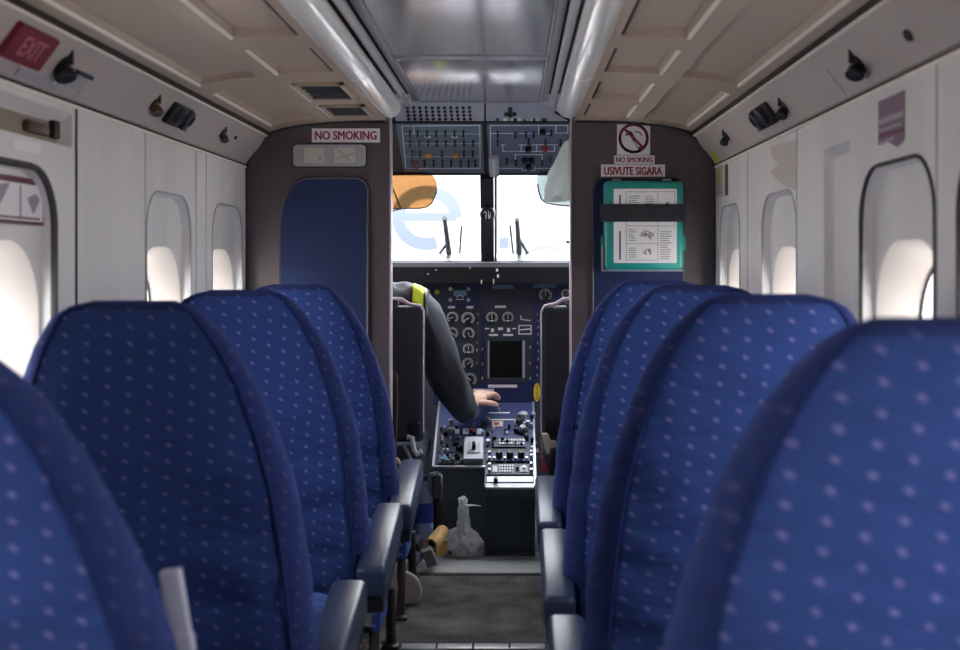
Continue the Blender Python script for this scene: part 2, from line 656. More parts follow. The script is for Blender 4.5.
def side_wall(name, fr, sgn, wins, slots):
    bm = bmesh.new()

    def loop(pts, c):
        vs = [bm.verts.new(fr.p(a, q, c)) for a, q in pts]
        es = [bm.edges.new((vs[i], vs[(i + 1) % len(vs)])) for i in range(len(vs))]
        return vs, es

    def bridge(l0, l1, mi):
        n = len(l0)
        for i in range(n):
            f = bm.faces.new((l0[i], l0[(i + 1) % n], l1[(i + 1) % n], l1[i]))
            f.material_index = mi

    def fill(es, mi):
        g = bmesh.ops.triangle_fill(bm, edges=es, use_beauty=True)
        for f in g['geom']:
            if isinstance(f, bmesh.types.BMFace):
                f.material_index = mi

    ends = sorted((fr.u.y * YR, fr.u.y * (YB + 0.01)))
    o_v, o_e = loop([(ends[0], 0), (ends[1], 0), (ends[1], WZ), (ends[0], WZ)], 0)
    all_e = list(o_e)
    glass = []
    outl = []
    for c, h in wins:
        a = fr.u.y * c
        A = rrect(a - h, 0.60, a + h, 1.238, min(0.11, h * 0.5), 0.06, 8)
        A2 = rrect(a - h + 0.008, 0.608, a + h - 0.008, 1.230, min(0.105, h * 0.5), 0.055, 8)
        B = rrect(a - h + 0.018, 0.64, a + h - 0.018, 1.100, min(0.14, h * 0.7), 0.06, 8)
        B2 = rrect(a - h + 0.026, 0.652, a + h - 0.026, 1.090, min(0.135, h * 0.68), 0.06, 8)
        C = rrect(a - h + 0.062, 0.69, a + h - 0.062, 1.060, min(0.13, (h - 0.062) * 0.95), 0.07, 8)
        vA, eA = loop(A, 0)
        vA2, eA2 = loop(A2, -0.022)
        vB, eB = loop(B, -0.024)
        vB2, eB2 = loop(B2, -0.034)
        vC, eC = loop(C, -0.095)
        all_e += eA
        bridge(vA, vA2, 0)
        fill(eA2 + eB, 0)
        bridge(vB, vB2, 1)
        bridge(vB2, vC, 1)
        glass.append(C)
        outl.append(A)
    for (a0, b0, a1, b1, dp) in slots:
        A = rrect(a0, b0, a1, b1, 0.006, 0.006, 3)
        A2 = rrect(a0 + 0.006, b0 + 0.004, a1 - 0.006, b1 - 0.02, 0.006, 0.006, 3)
        vA, eA = loop(A, 0)
        vA2, eA2 = loop(A2, -dp)
        all_e += eA
        bridge(vA, vA2, 0)
        fill(eA2, 0)
    fill(all_e, 0)
    bmesh.ops.recalc_face_normals(bm, faces=bm.faces)
    me = bpy.data.meshes.new(name)
    bm.to_mesh(me)
    bm.free()
    me.materials.append(M['wall'])
    me.materials.append(M['reveal'])
    me.polygons.foreach_set('use_smooth', [True] * len(me.polygons))
    me.set_sharp_from_angle(angle=math.radians(28))
    o = bpy.data.objects.new(name, me)
    COL.objects.link(o)
    struct(o)
    return o, glass, outl


ya = [wallR.hit(850, 200)[0], wallR.hit(824, 200)[0]]
WR, GR, OR = side_wall('wall_right', wallR, 1, WIN_R, [(min(ya), 0.5, max(ya), 1.305, 0.02)])
hl0 = wallL.hit(72, 130)[0]
WL, GL, OL = side_wall('wall_left', wallL, -1, WIN_L, [(hl0 - 0.42, 1.292, hl0, 1.362, 0.03)])


def wall_seam(par, fr, px, z0, z1, w=0.004, key='gap'):
    a = fr.hit(px, 300)[0]
    m = MB()
    m.rect(fr, a - w / 2, z0, a + w / 2, z1, -0.001, 0.0015)
    m.build('seam', key, par, smooth=0)


for px, w, key in ((937, 0.004, 'grey'), (797, 0.003, 'grey'), (748, 0.003, 'cornice')):
    wall_seam(WR, wallR, px, 0.02, WZ, w, key)
for px, w, key in ((76, 0.010, 'gap'), (145, 0.003, 'grey'), (196, 0.005, 'grey'), (206, 0.003, 'cornice')):
    wall_seam(WL, wallL, px, 0.02, WZ, w, key)
# worn brown patch in the lining above the second right window
st = [(771, 146), (797, 140), (797, 190), (784, 186), (776, 178), (770, 172), (779, 163), (772, 157)]
b = MB()
b.prism([wallR.hit(*q) for q in st], wallR, -0.0005, 0.0012)
b.build('stain', 'stain', WR, smooth=0)

WCOUNT = [0]


def window(fr, C, A, key, r, lbl=None):
    WCOUNT[0] += 1
    m = MB()
    m.tube([fr.p(a, q, 0.0) for a, q in A], r, 6, closed=True)
    w = struct(m.build('window_%d' % WCOUNT[0], key))
    p = MB()
    p.prism(C, fr, -0.099, -0.095)
    p.build('pane', 'wind', w, smooth=0)
    r2 = MB()
    r2.tube([fr.p(a, q, -0.094) for a, q in C], 0.003, 5, closed=True)
    r2.build('seal', 'gap', w)
    a0, a1 = min(q[0] for q in C), max(q[0] for q in C)
    b0, b1 = min(q[1] for q in C), max(q[1] for q in C)
    ld = bpy.data.lights.new('daylight_portal', 'AREA')
    ld.shape = 'RECTANGLE'
    ld.size, ld.size_y = a1 - a0, b1 - b0
    ld.cycles.is_portal = True
    lo = bpy.data.objects.new('daylight_portal', ld)
    COL.objects.link(lo)
    q = Matrix((fr.u, fr.v, fr.n)).transposed() @ Matrix.Rotation(PI, 3, 'Y')
    # area lights shine along their -Z
    lo.matrix_world = Matrix.Translation(fr.p((a0 + a1) / 2, (b0 + b1) / 2, -0.11)) @ q.to_4x4()


for i, (C, A) in enumerate(zip(GR, OR)):
    window(wallR, C, A, 'gasket' if i in (0, 3) else 'grey', 0.0042 if i in (0, 3) else 0.003)  # dark rims here paint the shade of the recess gap
for i, (C, A) in enumerate(zip(GL, OL)):
    window(wallL, C, A, 'gasket' if i == 0 else 'grey', 0.007 if i == 0 else 0.003)


# ---- cornice panels between side lining and ceiling
def cornice(name, s, seams, fr):
    prof = [(0.798, 1.380), (0.781, 1.390), (0.772, 1.405), (0.713, 1.483)]
    m = MB()
    n = len(prof)
    y0, y1 = YR, YB
    m.mat('cornice')
    vs = [(s * x, y, z) for y in (y0, y1) for x, z in prof]
    m.add(vs, [(i, i + 1, n + i + 1, n + i) for i in range(n - 1)])
    m.mat('gap')
    m.box((s * 0.793, (y0 + y1) / 2, 1.3835), (0.018, y1 - y0, 0.006))
    m.box((s * 0.7235, (y0 + y1) / 2, 1.492), (0.04, y1 - y0, 0.014))
    m.mat('bead_and_highlight')
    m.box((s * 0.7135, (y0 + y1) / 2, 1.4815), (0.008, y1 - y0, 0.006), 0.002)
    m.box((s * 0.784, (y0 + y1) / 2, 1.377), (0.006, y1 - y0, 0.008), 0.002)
    m.mat('grey')
    for px, py in seams:
        a, q = fr.hit(px, py)
        m.rect(fr, a - 0.0015, 0.004, a + 0.0015, 0.07, 0.0, 0.001)
    return struct(m.build(name, smooth=20))


CL = cornice('trim_3', -1, [(80, 90)], corL)
CR = cornice('trim_4', 1, [(846, 95)], corR)

# ---- ceiling with recessed coffers
CPROF = [(0.313, 1.533), (0.40, 1.532), (0.50, 1.528), (0.60, 1.519), (0.66, 1.508), (0.705, 1.494)]
rows_i = [(-2.1, -1.2), (-1.07, -0.35), (-0.2, 0.5), (0.63, 1.25), (1.38, 2.5), (2.64, 2.98), (3.13, 3.47), (3.57, 3.86)]
rows_o = [(-2.1, -0.9), (-0.75, 0.5), (0.65, 1.6), (1.74, 3.0), (3.14, 3.88)]
COFF = [(0.335, 0.478, a, c, 0.016) for a, c in rows_i] + [(0.532, 0.676, a, c, 0.015) for a, c in rows_o]
SL = 0.007


def uniq(l):
    l = sorted(l)
    o = [l[0]]
    for v in l[1:]:
        if v - o[-1] > 1e-4:
            o.append(v)
    return o


m = MB()
for s in (-1, 1):
    xs = [p[0] for p in CPROF] + [0.36, 0.44, 0.63, 0.57]
    ys = [YR, YB] + [YR + 0.3 * k for k in range(1, 21)]
    for x0, x1, y0, y1, dp in COFF:
        xs += [x0, x0 + SL, x1 - SL, x1]
        ys += [y0, y0 + SL, y1 - SL, y1]
    xs, ys = uniq(xs), uniq([y for y in ys if YR <= y <= YB])

    def zz(x, y):
        z = interp(CPROF, x)
        for x0, x1, y0, y1, dp in COFF:
            if x0 + SL - 1e-5 <= x <= x1 - SL + 1e-5 and y0 + SL - 1e-5 <= y <= y1 - SL + 1e-5:
                z += dp
        return z
    vs = [(s * x, y, zz(x, y)) for y in ys for x in xs]
    nx = len(xs)
    m.add(vs, [(j * nx + i, j * nx + i + 1, (j + 1) * nx + i + 1, (j + 1) * nx + i) for j in range(len(ys) - 1) for i in range(nx - 1)])
ceil = struct(m.build('ceiling', 'ceiling', smooth=18))
# pale strips as painted highlights along the outer edges of the coffers
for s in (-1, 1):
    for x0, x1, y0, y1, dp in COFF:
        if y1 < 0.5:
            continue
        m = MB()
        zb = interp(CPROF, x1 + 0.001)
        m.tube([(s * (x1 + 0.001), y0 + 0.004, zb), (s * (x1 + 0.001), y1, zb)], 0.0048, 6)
        m.build('coffer_edge_highlight', 'bead_and_highlight', ceil)
# dark roof void behind the centre trough
m = MB()
m.box((0, (YR + 3.985) / 2, 1.625), (0.68, 3.985 - YR, 0.01))
for s in (-1, 1):
    m.box((s * 0.34, (YR + 3.985) / 2, 1.58), (0.006, 3.985 - YR, 0.09))
m.build('void_lining', 'gap', ceil)
for s in (-1, 1):
    m = MB()
    m.box((s * 0.237, (YR + 3.975) / 2, 1.583), (0.02, 3.975 - YR, 0.018), 0.006)
    m.build('rail', 'rail', ceil)
m = MB()
m.box((0, (YR + 3.98) / 2, 1.608), (0.43, 3.98 - YR, 0.012))
for s in (-1, 1):
    m.box((s * 0.213, (YR + 3.98) / 2, 1.60), (0.02, 3.98 - YR, 0.014), 0.003)
for y0, y1 in ((3.065, 3.135), (3.95, 3.985), (1.25, 1.32), (-0.6, -0.53)):
    m.box((0, (y0 + y1) / 2, 1.596), (0.40, y1 - y0, 0.012), 0.003)
m.build('panel_frame', 'frame', ceil)
for y0, y1 in ((3.14, 3.945), (1.325, 3.06), (-0.525, 1.245), (YR + 0.02, -0.605)):
    m = MB()
    m.mat('gap').box((0, (y0 + y1) / 2, 1.602), (0.402, y1 - y0, 0.004))
    m.mat('panel').box((0, (y0 + y1) / 2, 1.596), (0.39, y1 - y0 - 0.012, 0.010), 0.003)
    m.mat('rail')
    for s in (-1, 1):
        m.box((s * 0.199, (y0 + y1) / 2, 1.594), (0.004, y1 - y0, 0.006))
    if y0 > 3:
        m.mat('gap').text(Fr((0, 0, 1.5905), (1, 0, 0), (0, -1, 0)), 'PULL DOWN', -0.05, -3.30, 0.04, -3.285, 0, 0)
    m.build('panel', None, ceil)

# ---- ceiling ducts
for s, lbl in ((-1, 'long glossy white ceiling duct above the left seats'), (1, 'long glossy white ceiling duct above the right seats')):
    root = empty('ceiling_duct', (s * 0.287, YR, 1.557), lbl, 'duct', 'ceiling ducts')
    cy = [YR, 0.2, 1.6, 3.03, 3.81]
    for y0, y1 in zip(cy, cy[1:]):
        m = MB()
        c = Vector((s * 0.287, 0, 1.557))
        m.lathe([(0.0345, y0 + 0.0005), (0.0375, y0 + 0.003), (0.0375, y1 - 0.003), (0.0345, y1 - 0.0005)], c, (0, 1, 0), 32)
        child(m, 'duct_section', 'pipe', root)
    m = MB()
    pr = [(0.0375, 0)] + [(0.0375 * math.cos(a), 0.07 * math.sin(a)) for a in [PI / 2 * k / 8 for k in range(1, 9)]]
    m.lathe([(r, 3.81 + h) for r, h in pr], c, (0, 1, 0), 32)
    child(m, 'end_cap', 'pipe', root)

# ---- ceiling vents on the left
for (y0, y1), lbl in (((3.15, 3.45), 'larger dark ceiling vent with pale frame behind the near one'), ((3.59, 3.84), 'smaller dark ceiling vent with pale frame nearest the bulkhead')):
    cx = -0.4065
    z = interp(CPROF, 0.4065)
    root = empty('ceiling_vent', (cx, (y0 + y1) / 2, z), lbl.replace('behind the near one', 'over the left seats'), 'vent', 'ceiling vents')
    m = MB()
    fr = Fr((cx, (y0 + y1) / 2, z), (1, 0, 0), (0, -1, 0))
    hy = (y1 - y0) / 2
    for a0, b0, a1, b1 in ((-0.07, -hy, 0.07, -hy + 0.016), (-0.07, hy - 0.016, 0.07, hy), (-0.07, -hy, -0.056, hy), (0.056, -hy, 0.07, hy)):
        m.rect(fr, a0, b0, a1, b1, -0.006, 0.006)
    child(m, 'frame', 'ceiling', root)
    m = MB()
    m.rect(fr, -0.058, -hy + 0.012, 0.058, hy - 0.012, -0.012, -0.006)
    child(m, 'backing', 'gap', root)
    for k in range(5):
        m = MB()
        q = -hy + 0.03 + k * (2 * hy - 0.06) / 4
        m.box((0, q, -0.001), (0.112, 0.006, 0.008), rot=Matrix.Rotation(0.6, 3, 'X'), fr=fr)
        child(m, 'slat', 'dark', root)

# ---- rear wall
m = MB()
fr = Fr((0, YR, 0), (-1, 0, 0), (0, 0, 1))
m.rect(fr, -0.8, 0, 0.8, 1.64, -0.03, 0)
struct(m.build('wall_rear', 'wall'))


# ---- bulkheads at the front of the cabin
def bulkhead(name, s):
    m = MB()
    out = [(0.302, 0), (0.80, 0), (0.80, 1.40), (0.74, 1.50), (0.60, 1.55), (0.302, 1.55)]
    pts = [(s * x, z) for x, z in out]
    m.prism(pts, bulk, -0.03, 0)
    return struct(m.build(name, 'bulk', smooth=0))


BL = bulkhead('wall_front_left', -1)
BR = bulkhead('wall_front_right', 1)
for s, par in ((-1, BL), (1, BR)):
    a0, a1 = (bulk.hit(280, 250)[0], bulk.hit(368, 250)[0]) if s < 0 else (bulk.hit(593, 250)[0], bulk.hit(683, 250)[0])
    zt = bulk.hit(300, 178)[1]
    pts = []
    ro, ri = 0.13, 0.04
    if s < 0:
        rl, rr = ro, ri
    else:
        rl, rr = ri, ri
    for k in range(9):
        a = PI / 2 * k / 8
        pts.append((a1 - rr + rr * math.cos(a), zt - rr + rr * math.sin(a)))
    for k in range(9):
        a = PI / 2 + PI / 2 * k / 8
        pts.append((a0 + rl * 0.75 + rl * 0.75 * math.cos(a), zt - rl * 1.25 + rl * 1.25 * math.sin(a)))
    pts += [(a0 - 0.004, 0.25), (a1, 0.25)]
    m = MB()
    m.mat('bluepanel').prism(pts, bulk, 0, 0.008)
    m.mat('bulk').tube([bulk.p(a, q, 0.006) for a, q in pts], 0.0045, 6, closed=True)
    m.build('blue_panel', None, par)
    # metal edge of the doorway
    m = MB()
    m.box((s * 0.3015, 4.016, 0.775), (0.006, 0.045, 1.55), 0.002)
    m.build('edge_trim', 'jamb', par)
# dark rubber seal following the arch
m = MB()
arch = [(0.787, 0.0), (0.787, 1.36), (0.775, 1.41), (0.735, 1.465), (0.69, 1.497), (0.62, 1.515), (0.52, 1.526), (0.32, 1.531)]
for s in (-1, 1):
    m.tube([(s * x, 3.995, z) for x, z in arch], 0.007, 6)
struct(m.build('trim_5', 'gap'))

# ------------------------------------------------------------------ signs on the bulkhead
def R4(fr, x0, y0, x1, y1):
    a0, b1 = fr.hit(x0, y0)
    a1, b0 = fr.hit(x1, y1)
    return a0, b0, a1, b1


def sign(name, fr, px, txt, label, inset=(0.05, 0.2), bold=0.012):
    a0, b0, a1, b1 = R4(fr, *px)
    root = empty(name, fr.p((a0 + a1) / 2, b0, 0), label, 'sign')
    m = MB()
    m.rect(fr, a0, b0, a1, b1, 0, 0.003, 0.002)
    child(m, 'plate', 'signwhite', root)
    if txt:
        m = MB()
        w, h = a1 - a0, b1 - b0
        m.text(fr, txt, a0 + w * inset[0], b0 + h * inset[1], a1 - w * inset[0], b1 - h * inset[1], 0, 0.0036, bold)
        child(m, 'lettering', 'signred', root)
    return root


sign('no_smoking_sign', bulk, (312, 128.5, 380, 142.5), 'NO SMOKING', 'white NO SMOKING strip in maroon capitals on the left bulkhead')
sign('swahili_sign', bulk, (601, 164.5, 665, 177.5), 'USIVUTE SIGARA', 'white USIVUTE SIGARA strip in red capitals above the teal case')
sign('small_sign', bulk, (614, 155.5, 654.5, 164), 'NO SMOKING', 'small red lettered NO SMOKING strip directly under the round pictogram')
r = sign('pictogram_sign', bulk, (617, 123, 650, 155), None, 'square white sign with crossed out cigarette in red ring')
a0, b0, a1, b1 = R4(bulk, 617, 123, 650, 155)
cx, cz = (a0 + a1) / 2, (b0 + b1) / 2 + 0.002
R = 0.046
m = MB()
ring = []
for k in range(33):
    t = 2 * PI * k / 32
    ring.append((cx + R * math.cos(t), cz + R * math.sin(t)))
m.line(bulk, ring, 0.009, 0.003, 0.0045)
m.line(bulk, [(cx - 0.031, cz + 0.031), (cx + 0.031, cz - 0.031)], 0.008, 0.003, 0.0046)
child(m, 'red_ring', 'signred', r)
m = MB()
m.line(bulk, [(cx - 0.008, cz + 0.014), (cx + 0.019, cz - 0.030)], 0.011, 0.003, 0.0038)
m.mat('signwhite').line(bulk, [(cx + 0.0, cz + 0.003), (cx + 0.016, cz - 0.025)], 0.006, 0.003, 0.0042)
m2 = MB()
m2.mat('gap').line(bulk, [(cx - 0.010, cz + 0.016), (cx + 0.0185, cz - 0.029)], 0.012, 0.003, 0.0036)
m2.mat('signwhite').line(bulk, [(cx - 0.002, cz + 0.004), (cx + 0.017, cz - 0.0265)], 0.007, 0.003, 0.0041)
m2.mat('gap').line(bulk, [(cx - 0.024, cz + 0.012), (cx - 0.012, cz + 0.017), (cx - 0.018, cz + 0.024)], 0.006, 0.003, 0.0038)
m2.line(bulk, [(cx + 0.006, cz + 0.022), (cx + 0.02, cz + 0.020), (cx + 0.028, cz + 0.010)], 0.003, 0.003, 0.0038)
child(m2, 'cigarette', None, r)

# lit-sign fixture on the left bulkhead
a0, b0, a1, b1 = R4(bulk, 294, 145, 366, 166.5)
root = empty('sign_fixture', bulk.p((a0 + a1) / 2, b0, 0), 'grey rounded warning light fixture with two square windows on left bulkhead', 'sign light')
m = MB()
m.prism(rrect(a0 - 0.004, b0 - 0.004, a1 + 0.004, b1 + 0.004, 0.016, 0.016), bulk, 0, 0.004)
child(m, 'gasket', 'gap', root)
m = MB()
m.prism(rrect(a0, b0, a1, b1, 0.013, 0.013), bulk, 0, 0.014)
child(m, 'housing', 'grey', root)
for px in ((305, 148, 325, 163), (335, 148, 356, 163)):
    q = R4(bulk, *px)
    m = MB()
    m.mat('lens').rect(bulk, *q, 0.014, 0.0155, 0.004)
    c = ((q[0] + q[2]) / 2, (q[1] + q[3]) / 2)
    m.mat('grey')
    if px[0] > 330:
        m.line(bulk, [(c[0] - 0.026, c[1] + 0.022), (c[0] + 0.018, c[1] - 0.02)], 0.005, 0.0155, 0.0163)
        m.line(bulk, [(c[0] - 0.026, c[1] - 0.012), (c[0] + 0.03, c[1] + 0.006)], 0.006, 0.0155, 0.0163)
    else:
        m.rect(bulk, c[0] + 0.012, c[1] - 0.018, c[0] + 0.026, c[1] - 0.002, 0.0155, 0.0163)
    child(m, 'lens', None, root)

# teal first aid case strapped to the right bulkhead
a0, b0, a1, b1 = R4(bulk, 603, 182, 681, 269.5)
root = empty('first_aid_case', bulk.p((a0 + a1) / 2, b0, 0.008), 'teal plastic first aid case with white leaflet strapped to right bulkhead', 'first aid case')
m = MB()
w, h = a1 - a0, b1 - b0
m.box(((a0 + a1) / 2, (b0 + b1) / 2, 0.038), (w, h, 0.06), 0.014, 3, fr=bulk)
child(m, 'case', 'teal', root)
for k in (0.16, 0.8):
    m = MB()
    m.box((a0 + w * k, b1 + 0.003, 0.04), (0.03, 0.01, 0.02), 0.003, fr=bulk)
    child(m, 'hinge', 'grey', root)
for s in (0, 1):
    m = MB()
    m.box((a0 - 0.004 + s * (w + 0.008), b0 + h * 0.3, 0.035), (0.01, 0.05, 0.02), 0.003, fr=bulk)
    child(m, 'latch', 'teal', root)
q = R4(bulk, 612, 190, 674, 263)
m = MB()
m.mat('white').rect(bulk, *q, 0.067, 0.0695, 0.004)
m.mat('print')
lw, lh = q[2] - q[0], q[3] - q[1]


def LP(u, v):
    return (q[0] + u * lw, q[1] + v * lh)


for p0, p1 in (((0.2, 0.04), (0.2, 0.96)), ((0.70, 0.04), (0.70, 0.96)), ((0.2, 0.26), (0.70, 0.26)), ((0.2, 0.50), (0.70, 0.50)), ((0.2, 0.96), (0.97, 0.96)), ((0.2, 0.04), (0.70, 0.04)), ((0.97, 0.5), (0.97, 0.96)), ((0.7, 0.5), (0.97, 0.5))):
    m.line(bulk, [LP(*p0), LP(*p1)], 0.0012, 0.0695, 0.0699)
for k in range(16):
    if k in (7, 8, 9):
        continue
    m.line(bulk, [LP(0.10, 0.06 + k * 0.054), LP(0.10, 0.095 + k * 0.054)], 0.006, 0.0695, 0.0699)
rnd = random.Random(3)
for (u0, u1, v0, v1) in ((0.74, 0.93, 0.06, 0.44), (0.24, 0.42, 0.78, 0.92), (0.5, 0.66, 0.80, 0.9), (0.24, 0.36, 0.3, 0.46), (0.24, 0.36, 0.08, 0.22)):
    v = v0
    while v < v1:
        m.line(bulk, [LP(u0, v), LP(u0 + (u1 - u0) * rnd.uniform(0.6, 1), v)], 0.0018, 0.0695, 0.0699)
        v += 0.03
for (u, v) in ((0.46, 0.38), (0.52, 0.36), (0.58, 0.40), (0.50, 0.41), (0.60, 0.35), (0.5, 0.13), (0.58, 0.15), (0.55, 0.17), (0.86, 0.8)):
    for _ in range(4):
        t = rnd.uniform(0, PI)
        du, dv = rnd.uniform(-0.03, 0.03), rnd.uniform(-0.02, 0.02)
        m.line(bulk, [LP(u + du - 0.025 * math.cos(t), v + dv - 0.018 * math.sin(t)), LP(u + du + 0.025 * math.cos(t), v + dv + 0.018 * math.sin(t))], 0.0022, 0.0695, 0.0699)
child(m, 'leaflet', None, root)
qa = R4(bulk, 599.5, 205, 682.5, 222.5)
m = MB()
m.rect(bulk, qa[0], qa[1], qa[2], qa[3], 0.069, 0.0725)
m.rect(bulk, qa[0], qa[1], qa[0] + 0.005, qa[3], 0.008, 0.07)
m.rect(bulk, qa[2] - 0.005, qa[1], qa[2], qa[3], 0.008, 0.07)
child(m, 'strap', 'strap', root)
m = MB()
m.rect(bulk, a0 - 0.006, b0 - 0.006, a1 + 0.002, b0, 0.008, 0.05)
m.rect(bulk, a0 - 0.008, b0 - 0.006, a0 - 0.004, b0 + 0.08, 0.008, 0.06)
child(m, 'bracket', 'silver', root)

# ------------------------------------------------------------------ fittings on cornices and side walls
# exit sign
def quadpts(fr, pts):
    return [fr.hit(*p) for p in pts]


a0, b0 = corL.hit(3, 52)
a1, b1 = corL.hit(50, 48)
ea = corL.hit(0, 45)[0], corL.hit(49, 47)[0]
root = empty('exit_sign', corL.p(sum(ea) / 2, 0.05, 0), 'red EXIT sign on the cornice above the left emergency window', 'sign')
m = MB()
m.rect(corL, ea[0], 0.030, ea[1], 0.098, 0, 0.012, 0.006)
child(m, 'plate', 'exitred', root)
m = MB()
ew = ea[1] - ea[0]
m.text(corL, 'EXIT', ea[0] + ew * 0.25, 0.045, ea[1] - ew * 0.2, 0.082, 0, 0.0126, 0.01)
child(m, 'lettering', 'exittext', root)
# grey instruction strip below it
a0, a1 = corL.hit(10, 80)[0], corL.hit(54, 90)[0]
root = empty('instruction_strip', corL.p((a0 + a1) / 2, 0.012, 0), 'narrow grey instruction strip below the red EXIT sign', 'label')
m = MB()
m.rect(corL, a0, 0.004, a1, 0.022, 0, 0.002)
child(m, 'plate', 'placgrey', root)
m = MB()
for k in range(3):
    m.line(corL, [(a0 + 0.01, 0.008 + k * 0.005), (a1 - 0.01 - 0.01 * k, 0.008 + k * 0.005)], 0.002, 0.002, 0.0024)
child(m, 'lettering', 'grey', root)


def reading_light(fr, px, py, label, key='black', k=1.0):
    a, q = fr.hit(px, py)
    root = empty('reading_light', fr.p(a, q, 0), label, 'reading light')
    m = MB()
    m.lathe([(0.016 * k, 0), (0.016 * k, 0.003), (0.011 * k, 0.005)], fr.p(a, q, 0), fr.n, 16)
    child(m, 'mount', key, root)
    ax = (fr.n * 0.75 - fr.v * 0.5 - Vector((0, 0.35, 0))).normalized()
    m = MB()
    m.lathe([(0.006 * k, -0.002), (0.011 * k, 0.008), (0.014 * k, 0.024), (0.012 * k, 0.026), (0.0, 0.022)], fr.p(a, q, 0.004), ax, 16)
    child(m, 'shade', key, root)
    m = MB()
    m.box(fr.p(a, q + 0.016 * k, 0.004), (0.006 * k, 0.006 * k, 0.02 * k), 0.001)
    child(m, 'lever', key, root)
    m = MB()
    c = fr.p(a + (0.0 if fr is corL else 0.0), q - 0.020 * k, 0.004)
    m.lathe([(0.0045 * k, 0), (0.0045 * k, 0.004), (0, 0.006)], c, fr.n, 10)
    child(m, 'screw_cap', 'white', root)
    return root


reading_light(corL, 62, 66, 'large black reading light right beside the red EXIT sign', 'black', 1.5)
reading_light(corL, 154, 104, 'bronze reading light left of the black vent on left cornice', 'bronze', 1.1)
reading_light(corL, 222, 133, 'small dark reading light on left cornice closest to the bulkhead', 'dark', 0.9)
reading_light(corR, 859, 64, 'dark reading light on right cornice nearest the camera', 'black', 1.3)
reading_light(corR, 785, 107, 'dark reading light beside the black vent on right cornice', 'black', 1.1)
reading_light(corR, 727, 136, 'small dark reading light on right cornice closest to the bulkhead', 'dark', 0.95)


def air_vent(fr, px, py, label, flip):
    a, q = fr.hit(px, py)
    root = empty('air_vent', fr.p(a, q, 0), label, 'vent')
    m = MB()
    m.box((a, q, 0.008), (0.15, 0.06, 0.016), 0.005, fr=fr)
    child(m, 'plate', 'black', root)
    for k in (-1, 1):
        m = MB()
        c = fr.p(a + k * 0.036, q + 0.004, 0.016)
        m.lathe([(0.025, 0), (0.024, 0.013), (0.016, 0.018), (0.013, 0.010), (0, 0.010)], c, fr.n, 18)
        child(m, 'nozzle', 'dark', root)
    m = MB()
    m.box((a + flip * 0.04, q - 0.022, 0.022), (0.04, 0.010, 0.016), 0.002, fr=fr)
    child(m, 'tab', 'dark', root)


air_vent(corL, 176, 114, 'black two nozzle air vent in the middle of the left cornice', 1)
air_vent(corR, 767, 114, 'black two nozzle air vent in the middle of the right cornice', -1)

# pinkish call panel beside large reading light
a0, b0, a1, b1 = corL.hit(68, 75)[0], 0.022, corL.hit(86, 78)[0], 0.062
root = empty('call_panel', corL.p((a0 + a1) / 2, b0, 0), 'small pinkish grey panel with dark top right of large reading light', 'panel')
m = MB()
m.rect(corL, a0, b0, a1, b1, 0, 0.008, 0.003)
child(m, 'plate', 'grey', root)
m = MB()
m.rect(corL, a0, b1 - 0.008, a1, b1, 0.008, 0.014)
child(m, 'hood', 'black', root)
# plug hole on the right cornice
a, q = corR.hit(909, 35)
m = MB()
m.lathe([(0.011, 0), (0.011, 0.004), (0.007, 0.006), (0.006, 0.002), (0, 0.002)], corR.p(a, q, 0), corR.n, 14)
tag(m.build('plug', 'dark'), 'lone small dark oval plug high on the right cornice', 'plug')
# tiny knob on left cornice
a, q = corL.hit(235, 137)
m = MB()
m.lathe([(0.006, 0), (0.006, 0.006), (0, 0.008)], corL.p(a, q, 0), corL.n, 10)
tag(m.build('stud', 'dark'), 'tiny dark stud on left cornice between last reading light and bulkhead', 'stud')

# placards and stickers
a0, a1 = sorted((wallR.hit(905, 110)[0], wallR.hit(879, 110)[0]))
root = empty('placard', wallR.p((a0 + a1) / 2, 1.27, 0), 'faded purple notice with torn lower edge on the right wall', 'placard')
m = MB()
zt, zb = 1.355, 1.263
m.prism([(a0, zb + 0.012), (a0 + (a1 - a0) * 0.3, zb + 0.016), (a0 + (a1 - a0) * 0.75, zb - 0.002), (a1, zb + 0.008), (a1, zt), (a0, zt)], wallR, 0, 0.0015)
child(m, 'sheet', 'purple', root)
m = MB()
w = a1 - a0
m.mat('placgrey').line(wallR, [(a0 + 0.006, 1.316), (a1 - 0.006, 1.316)], 0.010, 0.0015, 0.002)
m.line(wallR, [(a0 + 0.01, 1.30), (a1 - 0.02, 1.30)], 0.005, 0.0015, 0.002)
m.mat('maroon').line(wallR, [(a0 + 0.006, 1.290), (a1 - 0.004, 1.288)], 0.007, 0.0015, 0.002)
m.mat('placgrey').line(wallR, [(a0 + 0.014, 1.276), (a0 + w * 0.6, 1.279)], 0.006, 0.0015, 0.002)
child(m, 'print', None, root)

root = empty('cornice_sticker', corR.p(corR.hit(719, 155)[0], 0.02, 0), 'yellow and grey striped sticker on right cornice next to bulkhead', 'sticker')
m = MB()
m.prism(quadpts(corR, [(711.5, 152), (716, 163), (727, 157.5), (719, 146)]), corR, 0, 0.0012)
child(m, 'sheet', 'cornice', root)
m = MB()
m.mat('yellow').prism(quadpts(corR, [(711.5, 152), (716, 163), (720, 160.5), (715, 149)]), corR, 0.0012, 0.0018)
m.mat('grey')
for k in range(4):
    p0 = corR.hit(716 + k * 1.5, 149.5 + k * 3)
    p1 = corR.hit(722 + k * 1.6, 146.5 + k * 3)
    m.line(corR, [p0, p1], 0.003, 0.0012, 0.0018)
child(m, 'print', None, root)
root = empty('wall_sticker', wallR.p(wallR.hit(720, 180)[0], 1.2, 0), 'tall yellow and white sticker on right wall next to bulkhead', 'sticker')
m = MB()
m.prism(quadpts(wallR, [(715.8, 166), (723, 164), (723, 196), (715.8, 198)]), wallR, 0, 0.0012)
